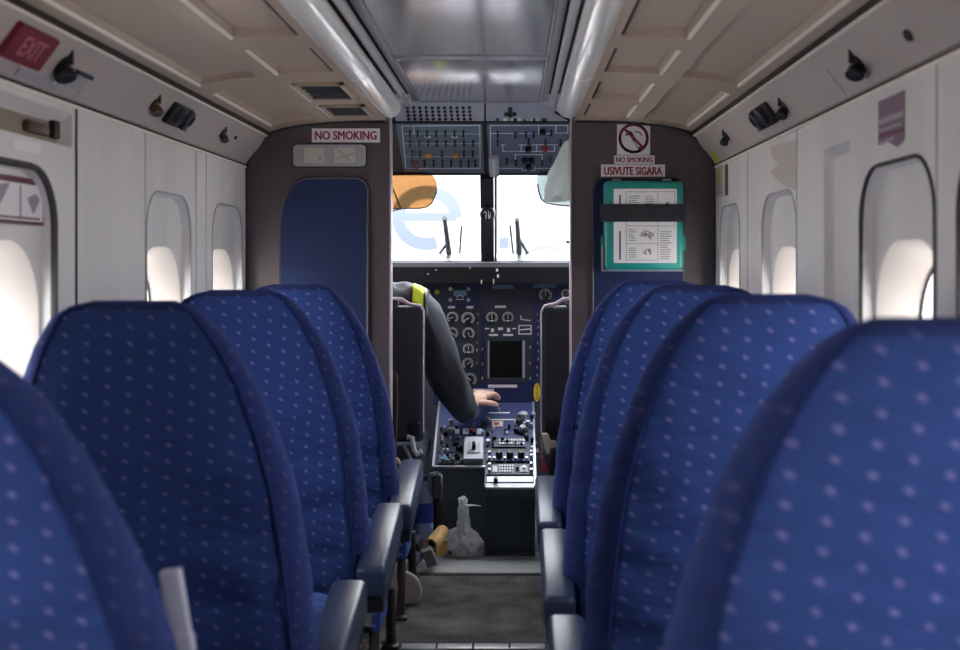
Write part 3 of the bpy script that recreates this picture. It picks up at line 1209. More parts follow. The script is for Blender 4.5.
child(m, 'sheet', 'cornice', root)
m = MB()
m.mat('yellow').prism(quadpts(wallR, [(717, 170), (721, 169), (721, 184), (717, 185)]), wallR, 0.0012, 0.0018)
m.mat('grey').prism(quadpts(wallR, [(717, 174), (720, 173.5), (720, 176), (717, 176.5)]), wallR, 0.0018, 0.0024)
m.prism(quadpts(wallR, [(717, 179), (720, 178.5), (720, 181), (717, 181.5)]), wallR, 0.0018, 0.0024)
m.prism(quadpts(wallR, [(717, 189), (721, 188), (721, 193), (717, 194)]), wallR, 0.0012, 0.0018)
child(m, 'print', None, root)
m = MB()
m.prism(quadpts(wallR, [(725.3, 165), (728, 164.3), (728, 195), (725.3, 196)]), wallR, 0, 0.0015)
o = m.build('maroon_strip', 'maroon')
tag(o, 'narrow maroon vertical lettered strip right of the tall yellow sticker', 'label')

# emergency window placard and release handle on the left wall
a0, a1 = wallL.hit(0, 200)[0] - 0.06, Fr(wallL.p(0, 0, -0.022), wallL.u, wallL.v).hit(43, 200)[0]
fr = Fr(wallL.p(0, 0, -0.022), wallL.u, wallL.v)
root = empty('exit_placard', fr.p((a0 + a1) / 2, 1.14, 0), 'red bordered white instruction placard inside the left emergency window recess', 'placard')
m = MB()
m.rect(fr, a0, 1.130, a1, 1.218, 0, 0.004)
child(m, 'border', 'maroon', root)
m = MB()
m.mat('white').rect(fr, a0 + 0.01, 1.137, a1 - 0.016, 1.206, 0.004, 0.0055)
m.mat('placgrey').prism([(a0 + 0.03, 1.17), (a0 + 0.10, 1.20), (a0 + 0.14, 1.204), (a0 + 0.10, 1.165)], fr, 0.0055, 0.006)
m.prism([(a1 - 0.09, 1.18), (a1 - 0.05, 1.19), (a1 - 0.03, 1.18), (a1 - 0.06, 1.15)], fr, 0.0055, 0.006)
m.mat('maroon').line(fr, [(a0 + 0.02, 1.142), (a1 - 0.03, 1.142)], 0.004, 0.0055, 0.006)
m.line(fr, [(a1 - 0.12, 1.14), (a1 - 0.12, 1.20)], 0.004, 0.0055, 0.006)
child(m, 'print', None, root)
fr = Fr(wallL.p(0, 0, -0.03), wallL.u, wallL.v)
root = empty('release_handle', fr.p(hl0 - 0.12, 1.30, 0), 'brown emergency release handle inside slot above the left window', 'handle')
m = MB()
m.rect(fr, hl0 - 0.412, 1.297, hl0 - 0.008, 1.340, 0.0005, 0.002)
child(m, 'slot_plate', 'slot', root)
m = MB()
m.box((hl0 - 0.13, 1.318, 0.010), (0.10, 0.024, 0.016), 0.006, fr=fr)
child(m, 'grip', 'bronze', root)
m = MB()
m.box((hl0 - 0.035, 1.325, 0.008), (0.03, 0.036, 0.014), 0.004, fr=fr)
child(m, 'bracket', 'gap', root)
m = MB()
m.rect(wallL, wallL.hit(12, 160)[0], 1.262, wallL.hit(40, 160)[0], 1.283, 0, 0.0015, 0.002)
tag(m.build('white_sticker', 'white'), 'blank white sticker between release handle slot and left emergency window', 'sticker')

# ------------------------------------------------------------------ passenger seats
LEVELS = [(0.20, 0.235, 0.10, 0.235), (0.27, 0.260, 0.13, 0.262), (0.36, 0.263, 0.135, 0.266), (0.45, 0.259, 0.13, 0.264), (0.52, 0.253, 0.125, 0.259), (0.60, 0.245, 0.12, 0.255),
          (0.68, 0.233, 0.115, 0.25), (0.76, 0.214, 0.11, 0.243), (0.835, 0.189, 0.10, 0.223), (0.88, 0.169, 0.095, 0.207), (0.93, 0.140, 0.088, 0.184), (0.96, 0.117, 0.078, 0.166),
          (0.985, 0.092, 0.060, 0.148), (1.000, 0.070, 0.038, 0.118), (1.007, 0.048, 0.018, 0.084)]


def smooth_tab(j, z):
    """Catmull-Rom through the section table"""
    T = LEVELS
    for i in range(len(T) - 1):
        if z <= T[i + 1][0] or i == len(T) - 2:
            break
    p0, p1, p2, p3 = T[max(i - 1, 0)], T[i], T[i + 1], T[min(i + 2, len(T) - 1)]
    t = (z - p1[0]) / (p2[0] - p1[0])
    a, b_, c, d = p0[j], p1[j], p2[j], p3[j]
    return 0.5 * (2 * b_ + (c - a) * t + (2 * a - 5 * b_ + 4 * c - d) * t * t + (3 * b_ - a - 3 * c + d) * t ** 3)


def lean(z):
    return (0.55 - z) * 0.20


def back_pt(z, ang, grow=0.0, side=1):
    # the aisle shoulder slopes more than the wall shoulder
    hw, t = smooth_tab(3 if math.cos(ang) * side > 0 else 1, z) + grow, smooth_tab(2, z) + grow
    n = 2.0 / 3.6
    ca, sa = math.cos(ang), math.sin(ang)
    x = hw * math.copysign(abs(ca) ** n, ca)
    y = t / 2 * math.copysign(abs(sa) ** n, sa)
    # gently crowned back face
    y += 0.012 * (x / 0.27) ** 2 if sa < 0 else 0.0
    return Vector((x, y + lean(z) + 0.06, z))


def make_seat(side, arm_z):
    """side -1: aisle to the right of the seat (left row); +1: aisle to the left. origin: floor under the back's rear face"""
    root = bpy.data.objects.new('passenger_seat', None)
    COL.objects.link(root)
    seg = 56
    zs = []
    n = 58
    for i in range(n):
        t = i / (n - 1)
        zs.append(0.20 + (1.007 - 0.20) * (1 - (1 - t) ** 1.35))
    m = MB()
    vs = []
    for z in zs:
        for k in range(seg):
            p = back_pt(z, 2 * PI * k / seg, 0.0, side)
            # loose cover: folds grow towards the lower half
            wgt = max(0.0, min(1.0, (0.86 - z) / 0.45)) * (0.25 + 0.75 * max(0.0, 1 - (abs(p.x) / 0.235) ** 4))
            f = noise.noise(Vector((p.x * 2.2 + side * 5, p.y * 3, p.z * 9.0 + p.x * 2))) * 0.026 * wgt
            f += noise.noise(Vector((p.x * 7.0, p.y * 5, p.z * 8.0 + p.x * 9.0 + side))) * 0.010 * wgt
            f += noise.noise(p * 6.0) * 0.004
            # a few sharp slanting creases where the loose cover sags
            rg = 1 - abs(noise.noise(Vector((p.x * 2.6 + side * 9, p.y * 2, p.z * 8.5 + side * p.x * 4.0))))
            f -= 0.024 * wgt * max(0.0, rg) ** 7
            d = Vector((p.x / 0.27, (p.y - lean(z) - 0.06) / 0.06, 0))
            if d.length > 1e-6:
                d.normalize()
            vs.append(p + d * f)
    fs = []
    for i in range(n - 1):
        for k in range(seg):
            k2 = (k + 1) % seg
            fs.append((i * seg + k, i * seg + k2, (i + 1) * seg + k2, (i + 1) * seg + k))
    fs.append(tuple(reversed(range(seg))))
    fs.append(tuple((n - 1) * seg + k for k in range(seg)))
    m.mat('fabric').mat('band').mat('fabric').add(vs, fs)
    for q in range((n - 1) * seg):
        i, k = divmod(q, seg)
        dg_ = 360.0 * (k + 0.5) / seg
        if dg_ < 222 or dg_ > 318 or i > n - 5:
            m.fm[q] = 1
    back = m.build('backrest', None, root, smooth=60)
    back.scale.z = 0.99 if side < 0 else 1.003
    # piping round the rear edge of the cover
    m = MB()
    path = []
    a_l, a_r = math.radians(222), math.radians(318)
    zz_ = [0.24 + 0.03 * k for k in range(25)] + [0.975, 0.985, 0.995]
    for z in zz_:
        path.append(back_pt(z, a_r, 0.003, side))
    for z in reversed(zz_):
        path.append(back_pt(z, a_l, 0.003, side))
    m.tube(path, 0.0028, 6)
    m.build('piping', 'piping', back)
    # cushion, its skirt, the frame and legs
    m = MB()
    m.box((0, 0.36, 0.30), (0.46, 0.46, 0.12), 0.045, 4, rot=None)
    m.build('seat_cushion', 'fabric', root)
    m = MB()
    m.box((0, 0.34, 0.215), (0.47, 0.46, 0.06), 0.015, 2)
    m.build('skirt', 'fabric', root)
    m = MB()
    m.box((0, 0.34, 0.175), (0.42, 0.42, 0.03), 0.006, 2)
    m.build('seat_frame', 'leg', root)
    for sx in (-1, 1):
        lx = sx * (0.2 if sx == side else 0.262)
        for y0, y1 in ((0.16, 0.13), (0.52, 0.55)):
            m = MB()
            m.tube([(sx * 0.2, y0, 0.17), (lx, y0, 0.165), (lx, y1, 0.02), (lx, y1, 0.0)], 0.014, 8)
            m.box((lx, y1, 0.006), (0.045, 0.07, 0.012), 0.004)
            m.build('leg', 'leg', root)
    # armrests
    for sx, key in ((-side, 'aisle'), (side, 'wall')):
        x = sx * (0.275 if key == 'aisle' else 0.262)
        z0, z1 = arm_z if key == 'aisle' else (0.40, 0.43)
        y0, y1 = -0.03, 0.40
        ang = math.atan2(z1 - z0, y1 - y0)
        m = MB()
        L = math.hypot(z1 - z0, y1 - y0)
        m.mat('arm')
        wd = 0.07 if key == 'aisle' else 0.05
        m.box((x, (y0 + y1) / 2, (z0 + z1) / 2 - 0.035), (wd, L, 0.076), 0.014, 3, rot=Matrix.Rotation(ang, 3, 'X'))
        ar = m.build('armrest', None, root)
        m = MB()
        m.box((x, (y0 + y1) / 2 + 0.01, (z0 + z1) / 2 - 0.088), (wd * 0.8, L * 0.95, 0.05), 0.008, 2, rot=Matrix.Rotation(ang, 3, 'X'))
        m.build('armrest_base', 'armdark', ar)
        m = MB()
        m.box((x * 0.99, 0.18, 0.245), (0.022, 0.16, 0.13), 0.006, 2)
        m.build('armrest_post', 'fabric' if key == 'aisle' else 'leg', ar)
    # folded belt end on the frame
    m = MB()
    m.tube([(-side * 0.245, 0.10, 0.16), (-side * 0.25, 0.12, 0.09), (-side * 0.245, 0.13, 0.015)], 0.006, 6)
    m.build('pale_rod', 'rod', root)
    return root


def copy_tree(o, parent=None):
    c = o.copy()
    COL.objects.link(c)
    if parent is not None:
        c.parent = parent
    for ch in [q for q in bpy.data.objects if q.parent == o]:
        copy_tree(ch, c)
    return c


SEATX = 0.488
seats = {}
spec = {
    -1: [(1.29, 'blue dotted cabin seat in left row, cut by left edge of the photo'),
         (2.00, 'blue dotted cabin seat in left row, second from the camera, beside emergency window'),
         (2.76, 'blue dotted cabin seat in left row, third from the camera, second behind bulkhead'),
         (3.45, 'blue dotted cabin seat in left row, directly behind the NO SMOKING bulkhead')],
    1: [(1.13, 'blue dotted cabin seat in right row, largest and closest to the camera'),
        (1.92, 'blue dotted cabin seat in right row, second from the camera'),
        (2.66, 'blue dotted cabin seat in right row, third from the camera'),
        (3.41, 'blue dotted cabin seat in right row, directly behind the teal first aid case')]}
for side, armz in ((-1, (0.365, 0.430)), (1, (0.325, 0.385))):
    proto = make_seat(side, armz)
    for i, (y, lbl) in enumerate(spec[side]):
        o = proto if i == 0 else copy_tree(proto)
        o.location = (side * SEATX, y - 0.02, 0)
        tag(o, lbl, 'seat', 'blue cabin seats')
        seats[(side, i)] = o
# the nearest left backrest is reclined a little further
s0 = seats[(-1, 0)]
for ch in bpy.data.objects:
    if ch.parent == s0 and ch.name.startswith('backrest'):
        R_ = Matrix.Rotation(0.115, 4, 'X')
        pv = Vector((0, 0.10, 0.30))
        ch.matrix_basis = Matrix.Translation(pv) @ R_ @ Matrix.Translation(-pv)
# pale plastic tag on the outer side of the nearest left seat
s0 = seats[(-1, 0)]
m = MB()
c = at(176, 605, 1.42) - s0.location
m.box(c, (0.028, 0.012, 0.088), 0.006, 3, rot=Matrix.Rotation(-0.16, 3, 'Y'))
m.box(c + Vector((0.010, -0.001, -0.045)), (0.026, 0.014, 0.03), 0.006, 3, rot=Matrix.Rotation(-0.16, 3, 'Y'))
m.build('side_tag', 'tagwhite', s0, label='pale lavender plastic tag')
# cream cover plate low on the front left seat
s3 = seats[(-1, 3)]
m = MB()
c = at(404, 592, 3.72) - s3.location
fr = Fr(c, (1, 0, 0), (0, 0, 1))
pts = [(0.052 * math.cos(t) * (1.0 if math.cos(t) > 0 else 0.4), 0.062 * math.sin(t)) for t in [2 * PI * k / 28 for k in range(28)]]
m.mat('cream').prism(pts, fr, -0.012, 0.012)
m.mat('white').tube([fr.p(a, q, 0.006) for a, q in pts], 0.006, 6, closed=True)
m.build('leg_cover', None, s3, label='cream rounded cover plate with pale rim')

# ------------------------------------------------------------------ cockpit shell
CZ0, CZT = 0.0, 1.60
m = MB()
for s in (-1, 1):
    m2 = MB()
    fr = Fr((s * 0.8, 0, 0), (0, -s, 0), (0, 0, 1))
    for y0, y1, z0, z1 in ((4.03, 5.4, -0.04, 1.02), (4.03, 4.35, 1.02, 1.62), (4.35, 5.4, 1.42, 1.62)):
        a0, a1 = sorted((-s * y0, -s * y1))
        m2.rect(fr, a0, z0, a1, z1, -0.02, 0)
    struct(m2.build('wall_nose_left' if s < 0 else 'wall_nose_right', 'cockpit'))
    p = MB()
    a0, a1 = sorted((-s * 4.35, -s * 5.4))
    p.rect(fr, a0, 1.02, a1, 1.42, -0.012, -0.008)
    WCOUNT[0] += 1
    w = MB()
    w.tube([fr.p(a0 + 0.01, 1.03, 0), fr.p(a1 - 0.01, 1.03, 0), fr.p(a1 - 0.01, 1.41, 0), fr.p(a0 + 0.01, 1.41, 0)], 0.015, 6, closed=True)
    wo = struct(w.build('window_%d' % WCOUNT[0], 'black'))
    p.build('pane', 'wind', wo, smooth=0)
m = MB()
m.box((0, 4.24, 1.615), (1.64, 0.5, 0.02))
struct(m.build('ceiling_cockpit', 'cockpit'))
m = MB()
m.box((0, 5.4, 0.5), (1.64, 0.02, 1.08))
struct(m.build('wall_nose_front', 'dark'))

# windscreen: two sloped panes, frame and centre post
wtop = Vector((0, 4.44, 1.385))
wbot = Vector((0, 5.06, 1.072))
wv = (wtop - wbot).normalized()
for s in (-1, 1):
    WCOUNT[0] += 1
    fr = Fr(wbot, (1, 0, 0), wv)
    L = (wtop - wbot).length
    w = MB()
    x0, x1 = (0.045, 0.74)
    w.mat('dark')
    w.line(fr, [(s * x1, 0), (s * x1, L)], 0.05, -0.02, 0.02)
    w.line(fr, [(s * 0.02, L + 0.035), (s * 0.80, L + 0.035)], 0.05, -0.02, 0.01)
    w.mat('metal').line(fr, [(s * 0.02, 0.0), (s * 0.80, 0.0)], 0.02, -0.02, 0.012)
    wo = struct(w.build('window_%d' % WCOUNT[0]))
    p = MB()
    p.rect(fr, s * 0.02, 0.0, s * x1, L + 0.02, -0.004, 0.0)
    p.build('pane', 'wind', wo, smooth=0)
m = MB()
fr = Fr(wbot, (1, 0, 0), wv)
a0, b0 = fr.hit(480.5, 180)
a1, b1 = fr.hit(494, 180)
c0, d0 = fr.hit(481, 258)
c1, d1 = fr.hit(494, 258)
L = (wtop - wbot).length
m.mat('dark').prism([(c0, -0.01), (c1, -0.01), (a1, L + 0.02), (a0, L + 0.02)], fr, -0.02, 0.03)
m.mat('metal').prism([(c1 + 0.002, -0.01), (c1 + 0.009, -0.01), (a1 + 0.009, L + 0.02), (a1 + 0.002, L + 0.02)], fr, -0.01, 0.012)
m.mat('dark').prism([(c1 + 0.009, -0.01), (c1 + 0.012, -0.01), (a1 + 0.012, L + 0.02), (a1 + 0.009, L + 0.02)], fr, -0.01, 0.02)
struct(m.build('trim_6'))

# compass on the post
p = at(487.5, 214, 4.60)
root = empty('compass', p, 'round black standby compass mounted on the windscreen centre post', 'compass')
m = MB()
m.lathe([(0.012, 0.06), (0.024, 0.03), (0.031, 0.012), (0.031, -0.01), (0.026, -0.022), (0.0, -0.022)], p, (0, 1, 0), 22)
child(m, 'case', 'black', root)
m = MB()
fr = Fr(p + Vector((0, -0.0225, 0)), (1, 0, 0), (0, 0, 1))
m.line(fr, [(-0.014, 0.004), (-0.008, 0.010), (-0.004, 0.0)], 0.004, 0, 0.002)
m.line(fr, [(0.004, 0.010), (0.006, -0.018)], 0.004, 0, 0.002)
m.line(fr, [(0.012, 0.004), (0.012, -0.014)], 0.003, 0, 0.002)
m.line(fr, [(-0.006, -0.006), (-0.006, -0.02)], 0.004, 0, 0.002)
child(m, 'card', 'tick', root)  # white strokes paint light reflections on the compass face
m = MB()
m.box(p + Vector((0, 0.05, 0.045)), (0.03, 0.06, 0.03), 0.006)
child(m, 'bracket', 'black', root)

# ------------------------------------------------------------------ overhead console
root = empty('overhead_console', overF.p(0, 0, 0), 'dark blue grey overhead switch console above the windscreen', 'overhead console')
m = MB()
vtop, vbot = overF.hit(480, 123.5)[1], overF.hit(480, 174.5)[1]
m.rect(overF, -0.37, vbot, 0.37, vtop, -0.06, -0.002)
child(m, 'body', 'dark', root)
m = MB()
m.rect(overF, overF.hit(400, 150)[0], vbot + 0.012, overF.hit(483, 150)[0], vtop - 0.004, -0.002, 0.0)
child(m, 'left_face', 'over', root)
m = MB()
m.rect(overF, overF.hit(488, 150)[0], vbot + 0.012, overF.hit(569, 150)[0], vtop - 0.004, -0.002, 0.0)
child(m, 'right_face', 'over2', root)
m = MB()
m.rect(overF, -0.005 + overF.hit(485, 150)[0], vbot, 0.005 + overF.hit(485, 150)[0], vtop, -0.002, 0.004)
child(m, 'divider', 'gap', root)


def Z1(x, y):
    return (385 + x / 7.65, 95 + y / 7.65)


def Z2(x, y):
    return (480 + x / 7.65, 95 + y / 7.65)


def pl(m, fr, pts, w, c0, c1):
    m.line(fr, [fr.hit(*q) for q in pts], w, c0, c1)


m = MB()
pl(m, overF, [Z1(130, 235), Z1(725, 232), Z1(728, 560), Z1(160, 562), Z1(130, 235)], 0.003, 0, 0.0012)
for y in (297, 372, 470):
    pl(m, overF, [Z1(150, y), Z1(720, y)], 0.0016, 0, 0.001)
pl(m, overF, [Z1(217, 235), Z1(222, 297)], 0.003, 0, 0.0012)
child(m, 'left_markings', 'line', root)
m = MB()
for pts in ([(80, 460), (80, 232), (672, 232), (672, 290), (580, 290)], [(80, 293), (265, 293)], [(448, 232), (448, 300)], [(580, 232), (580, 290)],
            [(160, 380), (190, 380)], [(175, 380), (175, 430), (570, 430), (570, 380)], [(315, 380), (315, 430)], [(432, 380), (432, 430)],
            [(300, 380), (350, 380)], [(400, 380), (590, 380)], [(270, 520), (270, 455), (475, 455), (475, 510)],
            [(325, 555), (325, 575), (422, 575), (422, 550)], [(300, 293), (400, 293)], [(500, 293), (540, 293)], [(150, 560), (320, 560)], [(425, 560), (560, 560)]):
    pl(m, overF, [Z2(*q) for q in pts], 0.0032, 0, 0.0012)
child(m, 'right_markings', 'line', root)


def toggle(fr, px, py, par, k=1.0, key='knob'):
    a, q = fr.hit(px, py)
    o = MB()
    o.mat('bezel').lathe([(0.0055 * k, 0), (0.0055 * k, 0.003), (0.003 * k, 0.004)], fr.p(a, q, 0), fr.n, 8)
    o.mat(key)
    tip = fr.p(a, q - 0.008 * k, 0.02 * k)
    o.tube([fr.p(a, q, 0.002), tip], [0.0025 * k, 0.0042 * k], 6)
    child(o, 'toggle_switch', None, par, smooth=40)


for x in (190, 250, 322, 392, 462, 532, 600):
    toggle(overF, *Z1(x, 275), root)
for x in (192, 262, 330, 398, 466, 535, 604, 675):
    toggle(overF, *Z1(x, 350), root)
for x in (207, 268, 435, 604, 672):
    toggle(overF, *Z1(x, 430), root)
for x in (205, 302, 372, 440, 505, 580, 640, 690):
    toggle(overF, *Z1(x, 500), root, 1.15)
toggle(overF, *Z1(238, 510), root, 1.6, 'redknob')
for x, y in ((335, 455), (538, 455)):
    a, q = overF.hit(*Z1(x, y))
    m = MB()
    m.box((a, q, 0.005), (0.018, 0.020, 0.010), 0.003, fr=overF)
    child(m, 'amber_lamp', 'amber', root)
for x, y in ((327, 320), (532, 320)):
    a, q = overF.hit(*Z1(x, y))
    m = MB()
    m.rect(overF, a - 0.010, q - 0.004, a + 0.010, q + 0.004, 0, 0.0015)
    child(m, 'name_tag', 'tick', root)
for x, y in ((135, 280), (270, 290), (410, 285), (545, 270), (135, 345), (615, 345), (500, 345), (205, 490), (275, 500), (475, 500), (540, 480), (372, 335), (350, 285)):
    toggle(overF, *Z2(x, y), root)
for x, y, key in ((370, 405, 'knob'), (500, 400, 'redknob'), (345, 490, 'knob'), (400, 490, 'knob'), (374, 540, 'knob'), (480, 270, 'knob')):
    a, q = overF.hit(*Z2(x, y))
    m = MB()
    m.lathe([(0.012, 0), (0.011, 0.012), (0.009, 0.016), (0, 0.016)], overF.p(a, q, 0), overF.n, 14)
    child(m, 'rotary_knob', key, root)
a0, b0, a1, b1 = R4(overF, *Z2(68, 460), *Z2(145, 600))
m = MB()
m.mat('key').rect(overF, a0, b0, a1, b1, 0.0, 0.014, 0.003)
m.mat('line').rect(overF, a0 + 0.012, b0 + 0.012, a1 - 0.012, b1 - 0.012, 0.014, 0.0155, 0.003)
child(m, 'light_plate', None, root)
# fascia above the console: speaker grille on the left, fittings on the right
m = MB()
m.rect(fascF, -0.285, -0.004, 0.297, 0.066, -0.02, 0)
child(m, 'fascia', 'fascia', root)
m = MB()
x = fascF.hit(485, 110)[0]
m.rect(fascF, x - 0.003, -0.004, x + 0.003, 0.066, 0, 0.0015)
m.rect(fascF, -0.285, -0.006, 0.297, 0.0, 0, 0.003)
child(m, 'fascia_seam', 'gap', root)
m = MB()
for j in range(4):
    for i in range(11):
        a, q = fascF.hit(*Z1(172 + i * 47.3 + j * 3, 98 + j * 29))
        m.lathe([(0.0058, 0), (0.0058, 0.001), (0.0, 0.0012)], fascF.p(a, q, 0), fascF.n, 8)
child(m, 'speaker_grille', 'black', root)
a, q = fascF.hit(*Z2(232, 135))
m = MB()
m.box((a, q, 0.010), (0.014, 0.034, 0.02), 0.003, fr=fascF)
m.box((a, q - 0.006, 0.006), (0.042, 0.012, 0.012), 0.004, fr=fascF)
child(m, 'hook', 'black', root)
for x, w in ((195, 28), (245, 16), (300, 26), (350, 10), (395, 14), (440, 12)):
    a, q = fascF.hit(*Z2(x, 190))
    m = MB()
    m.box((a, q, 0.004), (w * 0.0004 * 1.1, 0.009, 0.008), 0.001, fr=fascF)
    child(m, 'small_tag', 'tick', root)
for x in (135, 270, 345, 410, 482, 500):
    toggle(fascF, *Z2(x, 190), root, 1.0)
m = MB()
p0, p1 = fascF.hit(*Z2(570, 130)), fascF.hit(*Z2(690, 200))
m.tube([fascF.p(*p0, 0.01), fascF.p(*p1, 0.01)], 0.004, 6)
child(m, 'stay_rod', 'black', root)

# ------------------------------------------------------------------ glareshield and instrument panel
root = empty('instrument_panel', instF.p(0, 0, 0), 'dark navy instrument panel full of round gauges below the windscreen', 'instrument panel')
m = MB()
m.rect(instF, -0.76, 0.09, 0.76, 0.49, -0.05, 0)
m.rect(instF, -0.215, -0.02, 0.205, 0.09, -0.05, 0)
child(m, 'face', 'inst', root)
m = MB()
prof = [(4.70, 0.977), (4.695, 1.04), (4.71, 1.058), (5.04, 1.062), (5.04, 1.03), (4.84, 0.99), (4.84, 0.977)]
vs = [(s * 0.775, y, z) for s in (-1, 1) for y, z in prof]
n = len(prof)
m.add(vs, [tuple(range(n)), tuple(reversed(range(n, 2 * n)))] + [(i, n + i, n + (i + 1) % n, (i + 1) % n) for i in range(n)])
child(m, 'glareshield', 'glare', root)
GF = Fr((0, 4.694, 0), (1, 0, 0), (0, 0, 1))
m = MB()
for px, py, w, h in ((481.5, 282, 1.2, 4), (493.5, 281.5, 1.2, 5), (497, 270, 2, 3), (498, 276, 2, 3), (436, 270, 1.5, 1), (428, 274, 1, 1), (470, 268, 1, 1)):
    a, q = GF.hit(px, py)
    m.rect(GF, a - w * 0.002, q - h * 0.002, a + w * 0.002, q + h * 0.002, -0.004, 0.003)
child(m, 'pale_marks', 'tick', root)
for px, ang in ((498, 0),):
    a, q = GF.hit(px, 273)
# centre stack backing, warning strip and labels
m = MB()
q = R4(instF, 481, 285, 534, 306)
m.rect(instF, *q, 0, 0.004)
q = R4(instF, 484, 306, 533, 380)
m.rect(instF, *q, 0, 0.003)
q = R4(instF, 449, 308, 480, 372)
m.rect(instF, *q, 0, 0.002)
child(m, 'sub_panels', 'instgrey', root)
m = MB()
q = R4(instF, 484, 380.5, 536, 402)
m.rect(instF, *q, 0, 0.006)
child(m, 'lower_blue_panel', 'pedtop', root)
for px in ((492.5, 285.2, 514, 288.6), (533, 284, 556, 287.5)):
    m = MB()
    q = R4(instF, *px)
    m.mat('display').rect(instF, *q, 0.0, 0.008)
    m.mat('inst')
    for k in range(5):
        u = q[0] + (q[2] - q[0]) * (0.1 + k * 0.19)
        m.rect(instF, u, q[1] + 0.004, u + 0.008, q[3] - 0.004, 0.008, 0.0085)
    child(m, 'annunciator', None, root)


def gauge(px, py, rpx, par, needle=0.8, blue=False, kind=0):
    a, q = instF.hit(px, py)
    r = rpx * 4.82 / FPX
    o = MB()
    o.mat('bezel').lathe([(r * 1.22, 0), (r * 1.22, 0.007), (r * 1.05, 0.009), (r * 1.0, 0.005), (0, 0.005)], instF.p(a, q, 0), instF.n, 26)
    o.mat('dial').lathe([(r * 0.99, 0.0052), (0, 0.0053)], instF.p(a, q, 0), instF.n, 26)
    o.mat('tick')
    nt_ = 12
    for k in range(nt_):
        t = math.radians(225 - 270 * k / (nt_ - 1))
        c, s_ = math.cos(t), math.sin(t)
        o.line(instF, [(a + c * r * 0.68, q + s_ * r * 0.68), (a + c * r * 0.93, q + s_ * r * 0.93)], r * 0.12, 0.0055, 0.0062)
    arc = [(a + r * 0.96 * math.cos(math.radians(225 - 270 * k / 20)), q + r * 0.96 * math.sin(math.radians(225 - 270 * k / 20))) for k in range(21)]
    o.line(instF, arc, r * 0.10, 0.0055, 0.006)
    t = math.radians(needle)
    o.line(instF, [(a - math.cos(t) * r * 0.15, q - math.sin(t) * r * 0.15), (a + math.cos(t) * r * 0.62, q + math.sin(t) * r * 0.62)], r * 0.13, 0.006, 0.0072)
    if kind == 1:
        o.rect(instF, a - r * 0.3, q - r * 0.72, a + r * 0.3, q - r * 0.45, 0.0055, 0.0062)
    child(o, 'gauge', None, par)


for g in ((452.5, 317.5, 5.6, 200), (468, 318.5, 6.4, 210), (452.5, 333, 5.4, 320), (468.5, 333.5, 5.8, 290), (468.5, 349, 5.4, 100, 1), (468, 363.5, 5.4, 30), (470, 379.5, 6.4, 140),
          (425.5, 294, 5.2, 60), (436, 318, 5.5, 20), (436, 335, 5.5, 80),
          (492, 317.5, 5.6, 95, 1), (508, 317.5, 5.6, 95, 1), (545.5, 295, 6.2, 90), (566, 294, 4.5, 30)):
    gauge(g[0], g[1], g[2], root, g[3], kind=g[4] if len(g) > 4 else 0)
# attitude ball square
q = R4(instF, 453.5, 290.5, 466.5, 302.5)
m = MB()
m.mat('bezel').rect(instF, q[0] - 0.004, q[1] - 0.004, q[2] + 0.004, q[3] + 0.004, 0, 0.007, 0.004)
m.mat('display').rect(instF, *q, 0.007, 0.008)
m.mat('pedtop').rect(instF, q[0], q[1], q[2], (q[1] + q[3]) / 2 + 0.002, 0.008, 0.0085)
c = ((q[0] + q[2]) / 2, (q[1] + q[3]) / 2)
m.mat('tick').line(instF, [(c[0] - 0.014, c[1] - 0.004), (c[0], c[1] + 0.006), (c[0] + 0.014, c[1] - 0.004)], 0.003, 0.0085, 0.009)
m.line(instF, [(c[0] - 0.016, c[1] - 0.012), (c[0] + 0.016, c[1] - 0.012)], 0.003, 0.0085, 0.009)
child(m, 'attitude_indicator', None, root)
for px, py in ((450.5, 289), (468.5, 289), (450.5, 300), (468.5, 300)):
    a, q = instF.hit(px, py)
    m = MB()
    m.lathe([(0.008, 0), (0.008, 0.01), (0, 0.011)], instF.p(a, q, 0), instF.n, 10)
    child(m, 'selector_knob', 'silver', root)
a, q = instF.hit(437, 292)
m = MB()
m.mat('yellow').lathe([(0.010, 0), (0.010, 0.005), (0, 0.006)], instF.p(a, q, 0), instF.n, 12)
child(m, 'yellow_lamp', None, root)
# name tags
m = MB()
for px in ((448, 306, 455, 308.5), (466.5, 306, 473.5, 308.5), (412, 288.5, 421, 290.5), (488, 384.5, 517, 387.5), (473, 388.8, 494, 391.5), (470, 395.3, 489, 398.2),
           (495, 305.5, 506, 308), (489, 334, 498, 336), (503, 334, 513, 336), (485, 328, 489, 329.2), (491, 328.5, 494, 332), (498, 327.5, 503, 330), (507, 328, 510, 332), (512, 328, 516, 329.2)):
    q = R4(instF, *px)
    m = MB()
    m.rect(instF, *q, 0.0, 0.0075)
    child(m, 'name_tag', 'signwhite', root)
# small boxed gauge and switch column
q = R4(instF, 519, 325.5, 531, 334)
m = MB()
m.mat('tick').line(instF, [(q[0], q[1]), (q[2], q[1]), (q[2], q[3]), (q[0], q[3]), (q[0], q[1])], 0.004, 0.003, 0.0045)
m.line(instF, [(q[0] + 0.008, (q[1] + q[3]) / 2), (q[2] - 0.006, (q[1] + q[3]) / 2 + 0.003)], 0.005, 0.003, 0.0045)
m.line(instF, [instF.hit(521, 316), instF.hit(521, 319), instF.hit(525, 320), instF.hit(530, 320.5)], 0.004, 0.003, 0.0045)
child(m, 'trim_indicator', None, root)
for px, py in ((537.5, 313), (538, 320), (538, 326), (538, 333), (537.5, 342), (538, 350), (538, 358), (537, 366), (537, 374), (443, 317), (478, 313), (478, 322), (477, 341), (477, 349), (477, 362), (530, 346), (530, 362), (530, 377), (482.5, 348), (482.5, 363), (482.5, 377)):
    toggle(instF, px, py, root, 0.9, 'silver')
